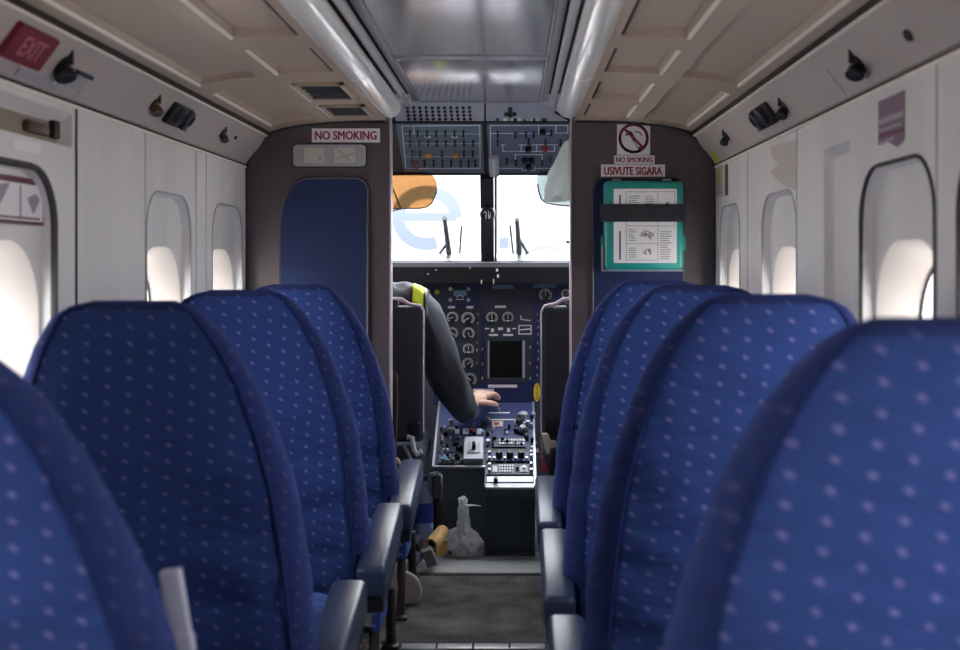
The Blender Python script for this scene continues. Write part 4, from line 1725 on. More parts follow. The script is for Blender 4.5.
# square display with pale side keys
q = R4(instF, 485, 338, 528.5, 382)
m = MB()
m.rect(instF, *q, 0, 0.012, 0.004)
disp = child(m, 'display_unit', 'instgrey', root)
q = R4(instF, 490, 341, 521.8, 377.5)
m = MB()
m.rect(instF, *q, 0.012, 0.0128)
m.build('screen', 'screen', disp, local=wloc(root))
for x0, x1 in ((487.8, 489.4), (522.4, 525.0)):
    m = MB()
    q = R4(instF, x0, 340.5, x1, 378)
    m.rect(instF, *q, 0.012, 0.018, 0.002)
    m.build('side_strip', 'fascia', disp, local=wloc(root))
# yellow tag hanging at the right edge
q = R4(instF, 533.5, 383, 540, 401.5)
m = MB()
m.mat('tagyellow')
cx, cy = (q[0] + q[2]) / 2, (q[1] + q[3]) / 2
pts = [(cx + (q[2] - q[0]) / 2 * math.cos(2 * PI * k / 20), cy + (q[3] - q[1]) / 2 * math.sin(2 * PI * k / 20)) for k in range(20)]
m.prism(pts, instF, 0.008, 0.014)
m.mat('dial')
for k in range(-3, 4):
    m.line(instF, [(cx - 0.003, cy + k * 0.009), (cx + 0.004, cy + k * 0.009)], 0.0025, 0.014, 0.0145)
o = m.build('yellow_tag', None)
tag(o, 'oval yellow tag hanging beside the right cockpit seat', 'tag')

# ------------------------------------------------------------------ centre pedestal
root = empty('centre_pedestal', (0, 4.39, 0), 'low centre pedestal packed with blue radio panels and knobs', 'pedestal')
XL, XM, XR = -0.186, 0.004, 0.188
vL = pedF.hit(460, 468)[1]
vT = pedF.hit(480, 403)[1]


def pedbody(x0, x1, vA, name):
    m = MB()
    A = pedF.p(0, vA, 0)
    B_ = pedF.p(0, vT, 0)
    prof = [(A.y, 0.0), (A.y, A.z), (B_.y, B_.z), (B_.y, 0.0)]
    vs = [(x, y, z) for x in (x0, x1) for y, z in prof]
    m.add(vs, [(0, 1, 2, 3), (7, 6, 5, 4)] + [(i, 4 + i, 4 + (i + 1) % 4, (i + 1) % 4) for i in range(4)])
    child(m, name, 'ped', root)


pedbody(XL, XM - 0.001, vL, 'left_body')
pedbody(XM + 0.001, XR, 0.0, 'right_body')
m = MB()
m.rect(pedF, XL + 0.006, vL + 0.004, XM - 0.003, vT - 0.01, 0, 0.004)
m.rect(pedF, XM + 0.003, 0.148, XR - 0.006, vT - 0.01, 0, 0.004)
child(m, 'radio_panel', 'pedtop', root)
m = MB()
for x in (XL, XR):
    m.rect(pedF, x - 0.004, (vL if x < 0 else 0), x + 0.004, vT, 0, 0.008)
m.rect(pedF, XL, vL - 0.002, XM, vL + 0.006, 0, 0.008)
child(m, 'edge_rail', 'metal', root)
m = MB()
q = R4(pedF, 486, 485.5, 534, 489.5)
m.rect(pedF, q[0], q[1], q[2], q[3], 0, 0.01)
child(m, 'end_strip', 'sill', root)


def Z3(x, y):
    return (425 + x / 6.5, 395 + y / 6.5)


def unit(x0, y0, x1, y1, name, key, h, r=0.0015):
    q = R4(pedF, *Z3(x0, y0), *Z3(x1, y1))
    m = MB()
    m.rect(pedF, *q, 0.0, h, r)
    return child(m, name, key, root)


def pknob(x, y, r, h, key, name='rotary_knob'):
    a, q = pedF.hit(*Z3(x, y))
    m = MB()
    m.lathe([(r, 0), (r, h * 0.7), (r * 0.8, h), (0, h)], pedF.p(a, q, 0.004), pedF.n, 14)
    child(m, name, key, root)


# left half
unit(195, 232, 222, 265, 'key', 'key', 0.009)
unit(248, 230, 282, 266, 'key', 'key', 0.009)
unit(338, 230, 368, 266, 'key', 'key', 0.009)
pknob(306, 242, 0.009, 0.014, 'pink')
unit(95, 292, 250, 380, 'radio_unit', 'instgrey', 0.008)
unit(90, 392, 250, 458, 'radio_unit', 'instgrey', 0.008)
unit(95, 398, 168, 432, 'display', 'display', 0.0095)
for x, y, r, key in ((112, 318, 0.009, 'silver'), (140, 345, 0.007, 'knob'), (125, 352, 0.006, 'silver'), (200, 330, 0.013, 'knob'), (220, 362, 0.011, 'knob'), (165, 245, 0.011, 'silver'), (135, 265, 0.009, 'knob'),
                     (115, 442, 0.006, 'silver'), (150, 447, 0.006, 'silver'), (185, 442, 0.007, 'silver'), (215, 425, 0.008, 'knob'), (235, 445, 0.006, 'silver'), (110, 295, 0.006, 'key'), (165, 300, 0.006, 'silver'), (230, 300, 0.006, 'silver'), (320, 265, 0.008, 'knob'), (320, 215, 0.006, 'silver'), (165, 190, 0.008, 'silver'), (375, 262, 0.006, 'silver')):
    pknob(x, y, r, 0.018, key)
tq = unit(260, 312, 376, 455, 'trim_quadrant', 'key', 0.03, 0.004)
q = R4(pedF, *Z3(280, 355), *Z3(358, 420))
m = MB()
m.rect(pedF, *q, 0.03, 0.034)
m.build('slot', 'grey', tq, local=wloc(root))
m = MB()
c = ((q[0] + q[2]) / 2, (q[1] + q[3]) / 2)
m.box((c[0], c[1] - 0.004, 0.045), (0.012, 0.02, 0.03), 0.003, fr=pedF)
m.build('lever', 'gap', tq, local=wloc(root))
# right half
m = MB()
pl(m, pedF, [Z3(420, 122), Z3(545, 122)], 0.006, 0.004, 0.0055)
pl(m, pedF, [Z3(428, 166), Z3(580, 166)], 0.005, 0.004, 0.0055)
child(m, 'markings', 'tick', root)
unit(438, 178, 507, 212, 'amber_display', 'cream', 0.007)
m = MB()
qq = R4(pedF, *Z3(448, 186), *Z3(482, 204))
m.rect(pedF, *qq, 0.007, 0.0078)
child(m, 'amber_digits', 'redknob', root)
for x, y, r, h, key in ((640, 150, 0.019, 0.02, 'silver'), (645, 165, 0.010, 0.03, 'key'), (610, 190, 0.012, 0.02, 'knob'), (635, 245, 0.022, 0.016, 'bezel'), (635, 245, 0.013, 0.028, 'silver'), (668, 200, 0.009, 0.02, 'key'),
                        (660, 290, 0.010, 0.022, 'knob'), (590, 245, 0.008, 0.02, 'knob'), (690, 215, 0.007, 0.02, 'silver'), (410, 325, 0.010, 0.02, 'silver'), (450, 300, 0.010, 0.022, 'knob'), (420, 262, 0.005, 0.01, 'key'), (530, 258, 0.005, 0.01, 'key'), (705, 150, 0.009, 0.02, 'silver')):
    pknob(x, y, r, h, key)
unit(440, 296, 655, 352, 'radio_unit', 'instgrey', 0.012)
for j in range(2):
    for k in range(9):
        x = 480 + k * 19
        unit(x, 306 + j * 22, x + 13, 318 + j * 22, 'key', 'key', 0.016, 0.0008)
unit(392, 356, 740, 382, 'recess', 'black', 0.006)
unit(402, 386, 700, 446, 'audio_unit', 'pedtop', 0.014)
for x in (482, 553, 625):
    pknob(x, 418, 0.013, 0.034, 'knob')
for x, y in ((420, 440), (450, 442), (520, 442), (590, 442), (660, 442), (690, 425), (420, 405), (690, 400)):
    pknob(x, y, 0.006, 0.024, 'silver')
unit(402, 464, 702, 532, 'keypad_unit', 'instgrey', 0.012)
for j in range(3):
    for k in range(6):
        x = 480 + k * 17
        unit(x, 472 + j * 18, x + 11, 484 + j * 18, 'key', 'key', 0.015, 0.0008)
unit(440, 480, 470, 520, 'small_display', 'key', 0.015)
unit(615, 485, 665, 520, 'small_display', 'key', 0.015)
for x, y in ((420, 480), (420, 515), (690, 475), (690, 515), (600, 500), (645, 500)):
    pknob(x, y, 0.006, 0.022, 'silver' if x != 600 else 'knob')
unit(404, 540, 702, 574, 'blank_plate', 'fascia', 0.008)
pknob(460, 580, 0.008, 0.026, 'knob')
rnd = random.Random(11)
for k in range(46):
    left = k < 24
    x = rnd.uniform(95, 380) if left else rnd.uniform(400, 720)
    y = rnd.uniform(205, 455) if left else rnd.uniform(110, 350)
    if 250 < x < 385 and y > 300:
        continue
    if rnd.random() < 0.55:
        pknob(x, y, rnd.uniform(0.004, 0.008), rnd.uniform(0.014, 0.026), rnd.choice(('knob', 'silver', 'bezel', 'knob')), 'small_knob')
    else:
        unit(x, y, x + rnd.uniform(8, 18), y + rnd.uniform(6, 11), 'small_key', rnd.choice(('key', 'tick', 'instgrey')), 0.012, 0.0006)
# dark rear door on the right half
m = MB()
m.box((0.096, 4.296, 0.115), (0.168, 0.008, 0.2), 0.003)
child(m, 'rear_cover', 'blackpanel', root)

# ------------------------------------------------------------------ cockpit seats
def cockpit_seat(name, s, label):
    cx = s * 0.425
    root = empty('cockpit_seat', (cx, 4.25, 0), label, 'seat', 'cockpit seats')
    m = MB()
    m.box((cx, 4.235, 0.665), (0.44, 0.075, 0.48), 0.022, 3)
    child(m, 'backrest', 'cseat', root)
    m = MB()
    m.box((cx + s * 0.05, 4.190, 0.675), (0.30, 0.03, 0.47), 0.012, 3)
    child(m, 'back_shell', 'cseat2', root)
    m = MB()
    xi = cx - s * 0.217
    m.tube([(xi, 4.205, 0.46), (xi, 4.205, 0.885), (xi + s * 0.012, 4.205, 0.905), (xi + s * 0.05, 4.205, 0.912), (xi + s * 0.075, 4.20, 0.928), (cx, 4.20, 0.932), (cx + s * 0.14, 4.20, 0.928), (cx + s * 0.215, 4.205, 0.90)],
           [0.0024, 0.0028, 0.006, 0.007, 0.008, 0.008, 0.008, 0.006], 8)
    child(m, 'piping', 'fleece', root)
    m = MB()
    m.box((cx + s * 0.03, 4.205, 0.912), (0.32, 0.05, 0.034), 0.014, 3)
    child(m, 'headrest_base', 'cseat', root)
    m = MB()
    m.box((cx, 4.45, 0.36), (0.43, 0.42, 0.10), 0.035, 3)
    child(m, 'seat_cushion', 'cseat', root)
    m = MB()
    m.box((cx, 4.42, 0.30), (0.38, 0.38, 0.05), 0.008)
    child(m, 'seat_pan', 'cseat2', root)
    for sx in (-1, 1):
        for y in (4.27, 4.58):
            m = MB()
            m.tube([(cx + sx * 0.16, y, 0.29), (cx + sx * 0.16, y, 0.0)], 0.016, 8)
            child(m, 'leg', 'leg', root)
    m = MB()
    m.box((cx - s * 0.19, 4.20, 0.475), (0.035, 0.02, 0.05), 0.004)
    child(m, 'lower_bracket', 'cseat2', root)
    return root


CSL = cockpit_seat('pilot_seat', -1, 'black cockpit seat with pale pink top edge, occupied by the pilot')
CSR = cockpit_seat('copilot_seat', 1, 'empty black cockpit seat with pale pink top edge, right of pedestal')
m = MB()
p = at(411, 450, 4.17)
m.tube([at(407, 437, 4.18), at(412, 438, 4.18), at(414, 450, 4.17), at(417, 454, 4.17), at(422, 451, 4.17)], 0.010, 8)
m.tube([at(397, 444, 4.19), at(409, 444, 4.19)], 0.006, 8)
m.tube([at(404, 446, 4.19), at(411, 460, 4.19)], 0.006, 8)
child(m, 'recline_lever', 'key', CSL, label='pale metal lever under the backrest')
m = MB()
m.box(at(421, 432, 4.25), (0.03, 0.05, 0.04), 0.008)
child(m, 'side_pad', 'pedtop', CSL)

# ------------------------------------------------------------------ pilot
def skin_obj(verts, edges, radii, root_i, levels=2):
    me = bpy.data.meshes.new('body_skin')
    me.from_pydata([tuple(v) for v in verts], edges, [])
    ob = bpy.data.objects.new('body_skin', me)
    COL.objects.link(ob)
    md = ob.modifiers.new('skin', 'SKIN')
    md.branch_smoothing = 0.6
    md.use_smooth_shade = True
    for i, sv in enumerate(me.skin_vertices[0].data):
        r = radii[i]
        sv.radius = (r, r) if not isinstance(r, tuple) else r
        sv.use_root = (i == root_i)
    sb = ob.modifiers.new('sub', 'SUBSURF')
    sb.levels = sb.render_levels = levels
    bpy.context.view_layer.update()
    dg = bpy.context.evaluated_depsgraph_get()
    out = bpy.data.meshes.new_from_object(ob.evaluated_get(dg))
    vs = [v.co.copy() for v in out.vertices]
    fs = [tuple(p.vertices) for p in out.polygons]
    bpy.data.objects.remove(ob)
    bpy.data.meshes.remove(out)
    return vs, fs


PX = -0.43
V = {}
V['pelvis'] = (Vector((PX, 4.435, 0.535)), 0.13)
V['waist'] = (Vector((PX, 4.43, 0.65)), 0.14)
V['chest'] = (Vector((PX, 4.42, 0.80)), 0.15)
V['upper'] = (Vector((PX, 4.43, 0.90)), 0.115)
V['neck'] = (Vector((PX, 4.445, 1.01)), 0.058)
V['skull'] = (Vector((PX, 4.455, 1.08)), 0.055)
shR = at(417, 302, 4.45)
elR = at(440, 362, 4.48)
wrR = at(465, 409, 4.58)
V['clavR'] = (Vector((PX + 0.10, 4.44, 0.915)), 0.085)
V['shR'] = (shR + Vector((0, 0, 0)), 0.078)
V['midR'] = ((shR + elR) / 2 + Vector((0.004, 0, 0)), 0.082)
V['elR'] = (elR, 0.082)
V['fmR'] = ((elR + wrR) / 2 + Vector((-0.006, 0, -0.004)), 0.072)
V['wrR'] = (wrR, 0.056)
V['cufR'] = (wrR + (wrR - elR).normalized() * 0.028, 0.052)
V['clavL'] = (Vector((PX - 0.10, 4.44, 0.915)), 0.085)
V['shL'] = (Vector((PX - 0.19, 4.45, 0.90)), 0.075)
V['elL'] = (Vector((PX - 0.23, 4.52, 0.64)), 0.06)
V['wrL'] = (Vector((PX - 0.13, 4.60, 0.60)), 0.04)
V['hipR'] = (Vector((PX + 0.10, 4.47, 0.50)), 0.085)
V['kneeR'] = (Vector((PX + 0.12, 4.78, 0.47)), 0.062)
V['ankR'] = (Vector((PX + 0.12, 4.98, 0.11)), 0.045)
V['toeR'] = (Vector((PX + 0.12, 5.14, 0.05)), 0.042)
V['hipL'] = (Vector((PX - 0.10, 4.47, 0.50)), 0.085)
V['kneeL'] = (Vector((PX - 0.12, 4.78, 0.47)), 0.062)
V['ankL'] = (Vector((PX - 0.12, 4.98, 0.11)), 0.045)
V['toeL'] = (Vector((PX - 0.12, 5.14, 0.05)), 0.042)
keys = list(V)
E = [('pelvis', 'waist'), ('waist', 'chest'), ('chest', 'upper'), ('upper', 'neck'), ('neck', 'skull'), ('upper', 'clavR'), ('clavR', 'shR'), ('shR', 'midR'), ('midR', 'elR'), ('elR', 'fmR'), ('fmR', 'wrR'), ('wrR', 'cufR'),
     ('upper', 'clavL'), ('clavL', 'shL'), ('shL', 'elL'), ('elL', 'wrL'), ('pelvis', 'hipR'), ('hipR', 'kneeR'), ('kneeR', 'ankR'), ('ankR', 'toeR'), ('pelvis', 'hipL'), ('hipL', 'kneeL'), ('kneeL', 'ankL'), ('ankL', 'toeL')]
vs, fs = skin_obj([V[k][0] for k in keys], [(keys.index(a), keys.index(c)) for a, c in E], [V[k][1] for k in keys], 0, 3)
# cloth folds of the jacket, running along the sleeve
ax_ = (wrR - shR).normalized()
for i, v in enumerate(vs):
    if v.z > 0.56 or (v - wrR).length < 0.2:
        along = v.dot(ax_)
        q = v - ax_ * along * 0.72
        k = noise.noise(q * 26.0) * 0.010 + (1 - abs(noise.noise(q * 17.0 + Vector((3, 1, 2))))) ** 4 * 0.008
        nearest = min((V[a][0] + (V[c][0] - V[a][0]) * max(0, min(1, (v - V[a][0]).dot(V[c][0] - V[a][0]) / (V[c][0] - V[a][0]).length_squared)) for a, c in E), key=lambda p_: (p_ - v).length)
        d_ = (v - nearest)
        if d_.length > 1e-4:
            vs[i] = v + d_.normalized() * k
body = MB()
body_bvh = BVHTree.FromPolygons(vs, fs)


def body_key(c):
    if c.z < 0.13 and c.y > 4.9:
        return 'shoe'
    if c.z < 0.53 and (c - wrR).length > 0.16 and (c - V['wrL'][0]).length > 0.12:
        return 'trousers'
    if c.z > 1.0:
        return 'skin'
    return 'jacket'


for k in ('jacket', 'skin', 'trousers', 'shoe'):
    body.mat(k)
base = len(body.v)
body.v.extend(vs)
for f in fs:
    c = sum((vs[i] for i in f), Vector()) / len(f)
    body.mat(body_key(c))
    body.f.append(tuple(base + i for i in f))
    body.fm.append(body.cur)


def hand(wr, fwd, palm_n, side, curl, k_=1.0):
    """palm plus four fingers and a thumb, each a tapered chain rooted in the palm"""
    fwd = fwd.normalized()
    pn = (palm_n - fwd * palm_n.dot(fwd)).normalized()
    lat = fwd.cross(pn) * side
    body.mat('skin')
    # palm
    pv = [wr - fwd * 0.03 * k_, wr + fwd * 0.02 * k_, wr + fwd * 0.055 * k_, wr + fwd * 0.088 * k_]
    a, f_ = skin_obj(pv, [(0, 1), (1, 2), (2, 3)], [(r0 * k_, r1 * k_) for r0, r1 in ((0.026, 0.026), (0.030, 0.022), (0.038, 0.018), (0.035, 0.014))], 0, 2)
    body.add(a, f_)
    for k, (off, ln) in enumerate(((-0.028, 0.066), (-0.010, 0.076), (0.009, 0.072), (0.026, 0.056))):
        p0 = wr + (fwd * 0.068 + lat * off * 0.8) * k_
        p1 = wr + (fwd * 0.092 + lat * off) * k_
        d1 = (fwd * math.cos(curl * 0.5) + pn * math.sin(curl * 0.5)).normalized()
        d2 = (fwd * math.cos(curl * 1.1) + pn * math.sin(curl * 1.1)).normalized()
        d3 = (fwd * math.cos(curl * 1.6) + pn * math.sin(curl * 1.6)).normalized()
        p2 = p1 + d1 * ln * 0.45 * k_
        p3 = p2 + d2 * ln * 0.33 * k_
        p4 = p3 + d3 * ln * 0.25 * k_
        a, f_ = skin_obj([p0, p1, p2, p3, p4], [(0, 1), (1, 2), (2, 3), (3, 4)], [r * k_ for r in (0.0095, 0.0098, 0.0088, 0.0080, 0.0065)], 0, 2)
        body.add(a, f_)
    t0 = wr + (fwd * 0.025 - lat * 0.018) * k_
    t1 = wr + (fwd * 0.05 - lat * 0.040 + pn * 0.008) * k_
    t2 = t1 + (fwd * 0.8 - lat * 0.3 + pn * 0.5).normalized() * 0.034 * k_
    t3 = t2 + (fwd * 0.8 + lat * 0.1 + pn * 0.6).normalized() * 0.026 * k_
    a, f_ = skin_obj([t0, t1, t2, t3], [(0, 1), (1, 2), (2, 3)], [r * k_ for r in (0.013, 0.0125, 0.0105, 0.008)], 0, 2)
    body.add(a, f_)


hand(at(468, 406, 4.575), at(479, 397, 4.635) - at(468, 406, 4.575), Vector((0.0, 0.1, -1.0)), 1, 0.75, 1.15)
hand(V['wrL'][0] + Vector((0.02, 0.03, 0)), Vector((0.3, 1, -0.1)), Vector((0.3, 0, -1)), -1, 0.9)

# open sleeve end
cdir = (wrR - elR).normalized()
cup = cdir.orthogonal().normalized()
cw = cdir.cross(cup)
CUFF = [wrR + cdir * 0.026 + (cup * math.cos(2 * PI * k / 20) + cw * math.sin(2 * PI * k / 20)) * 0.036 for k in range(20)]

# head: egg with brow, nose, mouth, chin and ears, facing forward (+y)
hc = Vector((PX, 4.475, 1.165))
hv, hf = [], []
NR, NS = 26, 36
for i in range(NR + 1):
    th = PI * i / NR
    for k in range(NS):
        ph = 2 * PI * k / NS
        d = Vector((math.sin(th) * math.cos(ph), math.sin(th) * math.sin(ph), math.cos(th)))
        r = Vector((0.073 * d.x, 0.094 * d.y, 0.115 * d.z))
        if d.z < 0:
            r.x *= 1 - 0.28 * (-d.z) ** 1.5
            if d.y < 0:
                r.y *= 1 - 0.35 * (-d.z)
            else:
                r.y *= 1 - 0.06 * (-d.z)
        if d.y > 0.3:
            def g(x, z, sx, sz):
                return math.exp(-((d.x - x) / sx) ** 2 - ((d.z - z) / sz) ** 2)
            r.y += 0.024 * g(0, -0.22, 0.11, 0.17) + 0.006 * g(0, 0.16, 0.5, 0.1)
            r.y -= 0.009 * (g(0.34, 0.02, 0.17, 0.11) + g(-0.34, 0.02, 0.17, 0.11))
            r.y += 0.006 * g(0, -0.53, 0.22, 0.05) + 0.004 * g(0, -0.63, 0.2, 0.05) - 0.004 * g(0, -0.58, 0.26, 0.025)
            r.y += 0.010 * g(0, -0.86, 0.2, 0.12)
        hv.append(hc + r)
for i in range(NR):
    for k in range(NS):
        k2 = (k + 1) % NS
        hf.append((i * NS + k, i * NS + k2, (i + 1) * NS + k2, (i + 1) * NS + k))
body.mat('skin').add(hv, hf)
for s in (-1, 1):
    ear = []
    c = hc + Vector((s * 0.073, -0.008, -0.005))
    for k in range(13):
        t = 2 * PI * k / 12
        ear.append(c + Vector((s * 0.006, 0.016 * math.cos(t) - 0.004 * math.sin(t), 0.030 * math.sin(t))))
    body.tube(ear, 0.006, 6)
    body.box(c, (0.008, 0.024, 0.05), 0.003)
    body.mat('eye').lathe([(0.0, 0.0), (0.009, 0.003), (0.011, 0.009), (0.009, 0.016), (0, 0.019)], hc + Vector((s * 0.027, 0.066, 0.004)), (0, 1, 0), 14)
    body.mat('black').lathe([(0.0, 0.0), (0.005, 0.001), (0.004, 0.0025), (0, 0.003)], hc + Vector((s * 0.027, 0.0835, 0.004)), (0, 1, 0), 12)
    body.mat('skin')
root = body.build('person', smooth=80)
tag(root, 'seated person in grey jacket reaching right hand down to the pedestal', 'person')
m = MB()
hv2, hf2 = [], []
for i in range(0, 15):
    th = PI * i / NR
    for k in range(NS):
        v = hv[i * NS + k] - hc
        n_ = v.normalized()
        hv2.append(hc + v + n_ * (0.010 + 0.003 * noise.noise(v * 60)))
for i in range(14):
    for k in range(NS):
        k2 = (k + 1) % NS
        mid = (hv2[i * NS + k] - hc)
        if mid.y > 0.045 and mid.z < 0.06:
            continue
        hf2.append((i * NS + k, i * NS + k2, (i + 1) * NS + k2, (i + 1) * NS + k))
m.add(hv2, hf2)
m.build('hair', 'hair', root, smooth=80)


def drape(x0, x1, a0, a1, cz, cy, off, nu=8, nv=22):
    """strip of cloth laid over the body, following its surface"""
    vs_, ok = [], []
    for j in range(nv + 1):
        t = math.radians(a0 + (a1 - a0) * j / nv)
        d = Vector((0, math.cos(t), math.sin(t)))
        for i in range(nu + 1):
            x = x0 + (x1 - x0) * i / nu
            src = Vector((x, cy, cz)) + d * 0.6
            hit = body_bvh.ray_cast(src, -d)
            if hit[0] is None:
                vs_.append(Vector((x, cy, cz)) + d * 0.08)
            else:
                vs_.append(hit[0] + d * off)
    fs_ = []
    for j in range(nv):
        for i in range(nu):
            b_ = j * (nu + 1) + i
            fs_.append((b_, b_ + 1, b_ + nu + 2, b_ + nu + 1))
    return vs_, fs_


xv0, xv1 = at(413, 294, 4.40).x, at(424, 294, 4.40).x
m = MB()
m.add(*drape(xv0, xv1, 15, 200, 0.88, 4.44, 0.007))
o = m.build('vest_strap', 'vest', root, smooth=60)
sd = o.modifiers.new('thick', 'SOLIDIFY')
sd.thickness = 0.004
m = MB()
m.add(*drape(xv1 + 0.001, xv1 + 0.016, 15, 200, 0.88, 4.44, 0.010, nu=2))
o = m.build('shoulder_harness', 'black', root, smooth=60)
sd = o.modifiers.new('thick', 'SOLIDIFY')
sd.thickness = 0.003
m = MB()
m.tube(CUFF, 0.010, 8, closed=True)
m.build('cuff', 'jacket', root)
# jacket collar
m = MB()
m.tube([(PX + 0.066 * math.cos(t), 4.445 + 0.068 * math.sin(t), 1.0 + 0.012 * math.sin(t)) for t in [2 * PI * k / 20 for k in range(20)]], 0.017, 8, closed=True)
m.build('collar', 'jacket', root)

# ------------------------------------------------------------------ visors, towel, wipers
def visor(px_pts, d, film, label, arm):
    fr = Fr(wbot, (1, 0, 0), wv)
    fr.o = fr.o + fr.n * 0.07
    pts = [fr.hit(*p) for p in px_pts]
    c = sum((Vector(p) for p in pts), Vector((0, 0))) / len(pts)
    root = empty('sun_visor', fr.p(c.x, c.y, 0), label, 'sun visor')
    m = MB()
    m.prism(pts, fr, -0.002, 0.002)
    child(m, 'film', film, root, smooth=0)
    return root, fr, pts


vp = [(384, 172), (428, 173), (434, 177), (437, 183), (437, 190), (432, 203), (427, 207), (420, 208.5), (384, 208.5)]
root, fr, pts = visor(vp, 4.50, 'amberglass', 'amber see-through sun visor at top left of the windscreen', 0)
m = MB()
m.tube([fr.p(*fr.hit(*q), 0) for q in ((436.5, 192), (432, 203), (427, 207), (420, 208.5), (384, 208.5))], 0.0028, 6)
child(m, 'edge', 'visoredge', root)
m = MB()
m.tube([fr.p(*fr.hit(*q), 0.004) for q in ((391, 183), (401, 208), (392, 210))], 0.003, 6)
child(m, 'arm', 'black', root)
vp = [(590, 172), (540, 172), (536.5, 178), (538, 190), (541, 199), (546, 203), (556, 205), (572, 206.5), (590, 207)]
root, fr, pts = visor(vp, 4.50, 'greenglass', 'pale green see-through sun visor at top right of the windscreen', 0)
m = MB()
m.tube([fr.p(*fr.hit(*q), 0) for q in ((537.5, 184), (538.5, 191), (541, 199), (546, 203), (556, 205), (572, 206.5), (590, 207))], 0.0032, 6)
child(m, 'edge', 'black', root)

# towel hanging at the right door post
root = None
m = MB()
top = at(567, 141, 4.34)
n_r, n_s = 18, 30
vs = []
for j in range(n_r + 1):
    t = j / n_r
    py = 141 + t * 58
    cxp = 567 - 11.0 * t
    w = 2.0 + 15.0 * t ** 0.8 if t < 0.8 else (2 + 15 * 0.8 ** 0.8) * (1 - (t - 0.8) * 1.4)
    c = at(cxp, py, 4.075)
    for k in range(n_s):
        a = 2 * PI * k / n_s
        fold = 1 + 0.22 * math.sin(a * 5 + t * 2) * t + 0.15 * noise.noise(Vector((a * 2, t * 6, 1)))
        vs.append(c + Vector((math.cos(a) * w * fold * 4.075 / FPX, math.sin(a) * 0.022 * fold * (0.3 + t), 0.010 * math.sin(a * 3) * t)))
fs = [(j * n_s + k, j * n_s + (k + 1) % n_s, (j + 1) * n_s + (k + 1) % n_s, (j + 1) * n_s + k) for j in range(n_r) for k in range(n_s)]
fs += [tuple(range(n_s)), tuple(n_r * n_s + k for k in range(n_s))]
m.add(vs, fs)
m.tube([at(567, 143, 4.075), at(570, 139, 4.06), at(574, 138, 4.045)], 0.003, 6)
tag(m.build('hanging_cloth', 'rag', smooth=70), 'whitish crumpled cloth hanging at the upper right of the cockpit', 'cloth')

m = MB()
m.tube([at(571.5, 150, 4.08), at(571, 185, 4.08), at(572, 215, 4.08), at(570.5, 228, 4.08), at(572, 245, 4.08), at(571, 262, 4.08)], [0.004, 0.006, 0.005, 0.003, 0.004, 0.003], 8)
m.box(at(568.5, 242, 4.08), (0.016, 0.012, 0.008), 0.003)
tag(m.build('dangling_cord', 'gap'), 'thin dark cord hanging down the right door post', 'cord')

for lbl, big, thin, arm in (('dark wiper on the outside of the left windscreen pane', ((444.5, 218), (449.5, 257)), ((461.5, 226), (459.5, 257)), ((447, 243), (437, 257))),
                            ('dark wiper on the outside of the right windscreen pane', ((517, 219), (519.5, 257)), ((510, 225), (513.5, 257)), ((520, 240), (530, 257)))):
    fr = Fr(wbot + Vector((0, 0.02, 0.02)), (1, 0, 0), wv)

    def wp(q):
        a, b_ = fr.hit(*q)
        return fr.p(a, b_, 0)
    root = empty('windscreen_wiper', wp(big[1]), lbl, 'wiper')
    m = MB()
    m.tube([wp(big[0]), wp(big[1])], [0.009, 0.013], 8)
    child(m, 'blade', 'wiper', root)
    m = MB()
    m.tube([wp(thin[0]), wp(thin[1])], 0.0045, 6)
    child(m, 'rod', 'wiper', root)
    m = MB()
    m.tube([wp(arm[0]), wp(arm[1])], 0.007, 6)
    child(m, 'arm', 'wiper', root)

# ------------------------------------------------------------------ clutter by the pedestal
p = at(423.5, 500, 4.335)
bx, by = p.x, 4.335
root = empty('water_bottle', (bx, by, 0), 'clear water bottle with blue label standing left of the pedestal', 'bottle')
m = MB()
m.lathe([(0.026, 0.0), (0.034, 0.006), (0.034, 0.08), (0.032, 0.10), (0.034, 0.12), (0.0345, 0.19), (0.032, 0.205), (0.022, 0.238), (0.013, 0.258), (0.013, 0.27)], (bx, by, 0), (0, 0, 1), 24)
child(m, 'body', 'bottle', root)
m = MB()
m.lathe([(0.0352, 0.118), (0.0358, 0.121), (0.0358, 0.187), (0.0352, 0.19)], (bx, by, 0), (0, 0, 1), 24)
child(m, 'label_band', 'botlabel', root)
m = MB()
m.lathe([(0.015, 0.268), (0.016, 0.272), (0.016, 0.286), (0, 0.288)], (bx, by, 0), (0, 0, 1), 18)
child(m, 'cap', 'pedtop', root)

p = at(463, 540, 4.30)
root = empty('plastic_bag', (p.x, 4.305, 0), 'crumpled clear plastic bag with knotted top in front of the pedestal', 'bag')
m = MB()
prof = [(0.0, 0.0, 0.0), (0.045, 0.062, 0.004), (0.062, 0.072, 0.03), (0.06, 0.07, 0.055), (0.04, 0.054, 0.08), (0.03, 0.024, 0.10), (0.022, 0.02, 0.13), (0.02, 0.02, 0.16), (0.014, 0.014, 0.185), (0.017, 0.017, 0.205), (0.0, 0.0, 0.212)]
vs, seg = [], 40
for j in range(61):
    t = j / 60 * (len(prof) - 1)
    i = min(int(t), len(prof) - 2)
    f = t - i
    ry, rx, z = [prof[i][q] * (1 - f) + prof[i + 1][q] * f for q in range(3)]
    for k in range(seg):
        a = 2 * PI * k / seg
        d = Vector((math.cos(a), math.sin(a), z * 9))
        w = 1 + 0.35 * noise.noise(d * 2.4) + 0.25 * noise.noise(d * 6)
        w = max(0.6, min(1.18, w))
        vs.append(Vector((p.x + rx * w * math.cos(a), 4.315 + ry * w * math.sin(a), max(0.001, z + 0.01 * noise.noise(d * 4) * (z > 0.01)))))
fs = [(j * seg + k, j * seg + (k + 1) % seg, (j + 1) * seg + (k + 1) % seg, (j + 1) * seg + k) for j in range(60) for k in range(seg)]
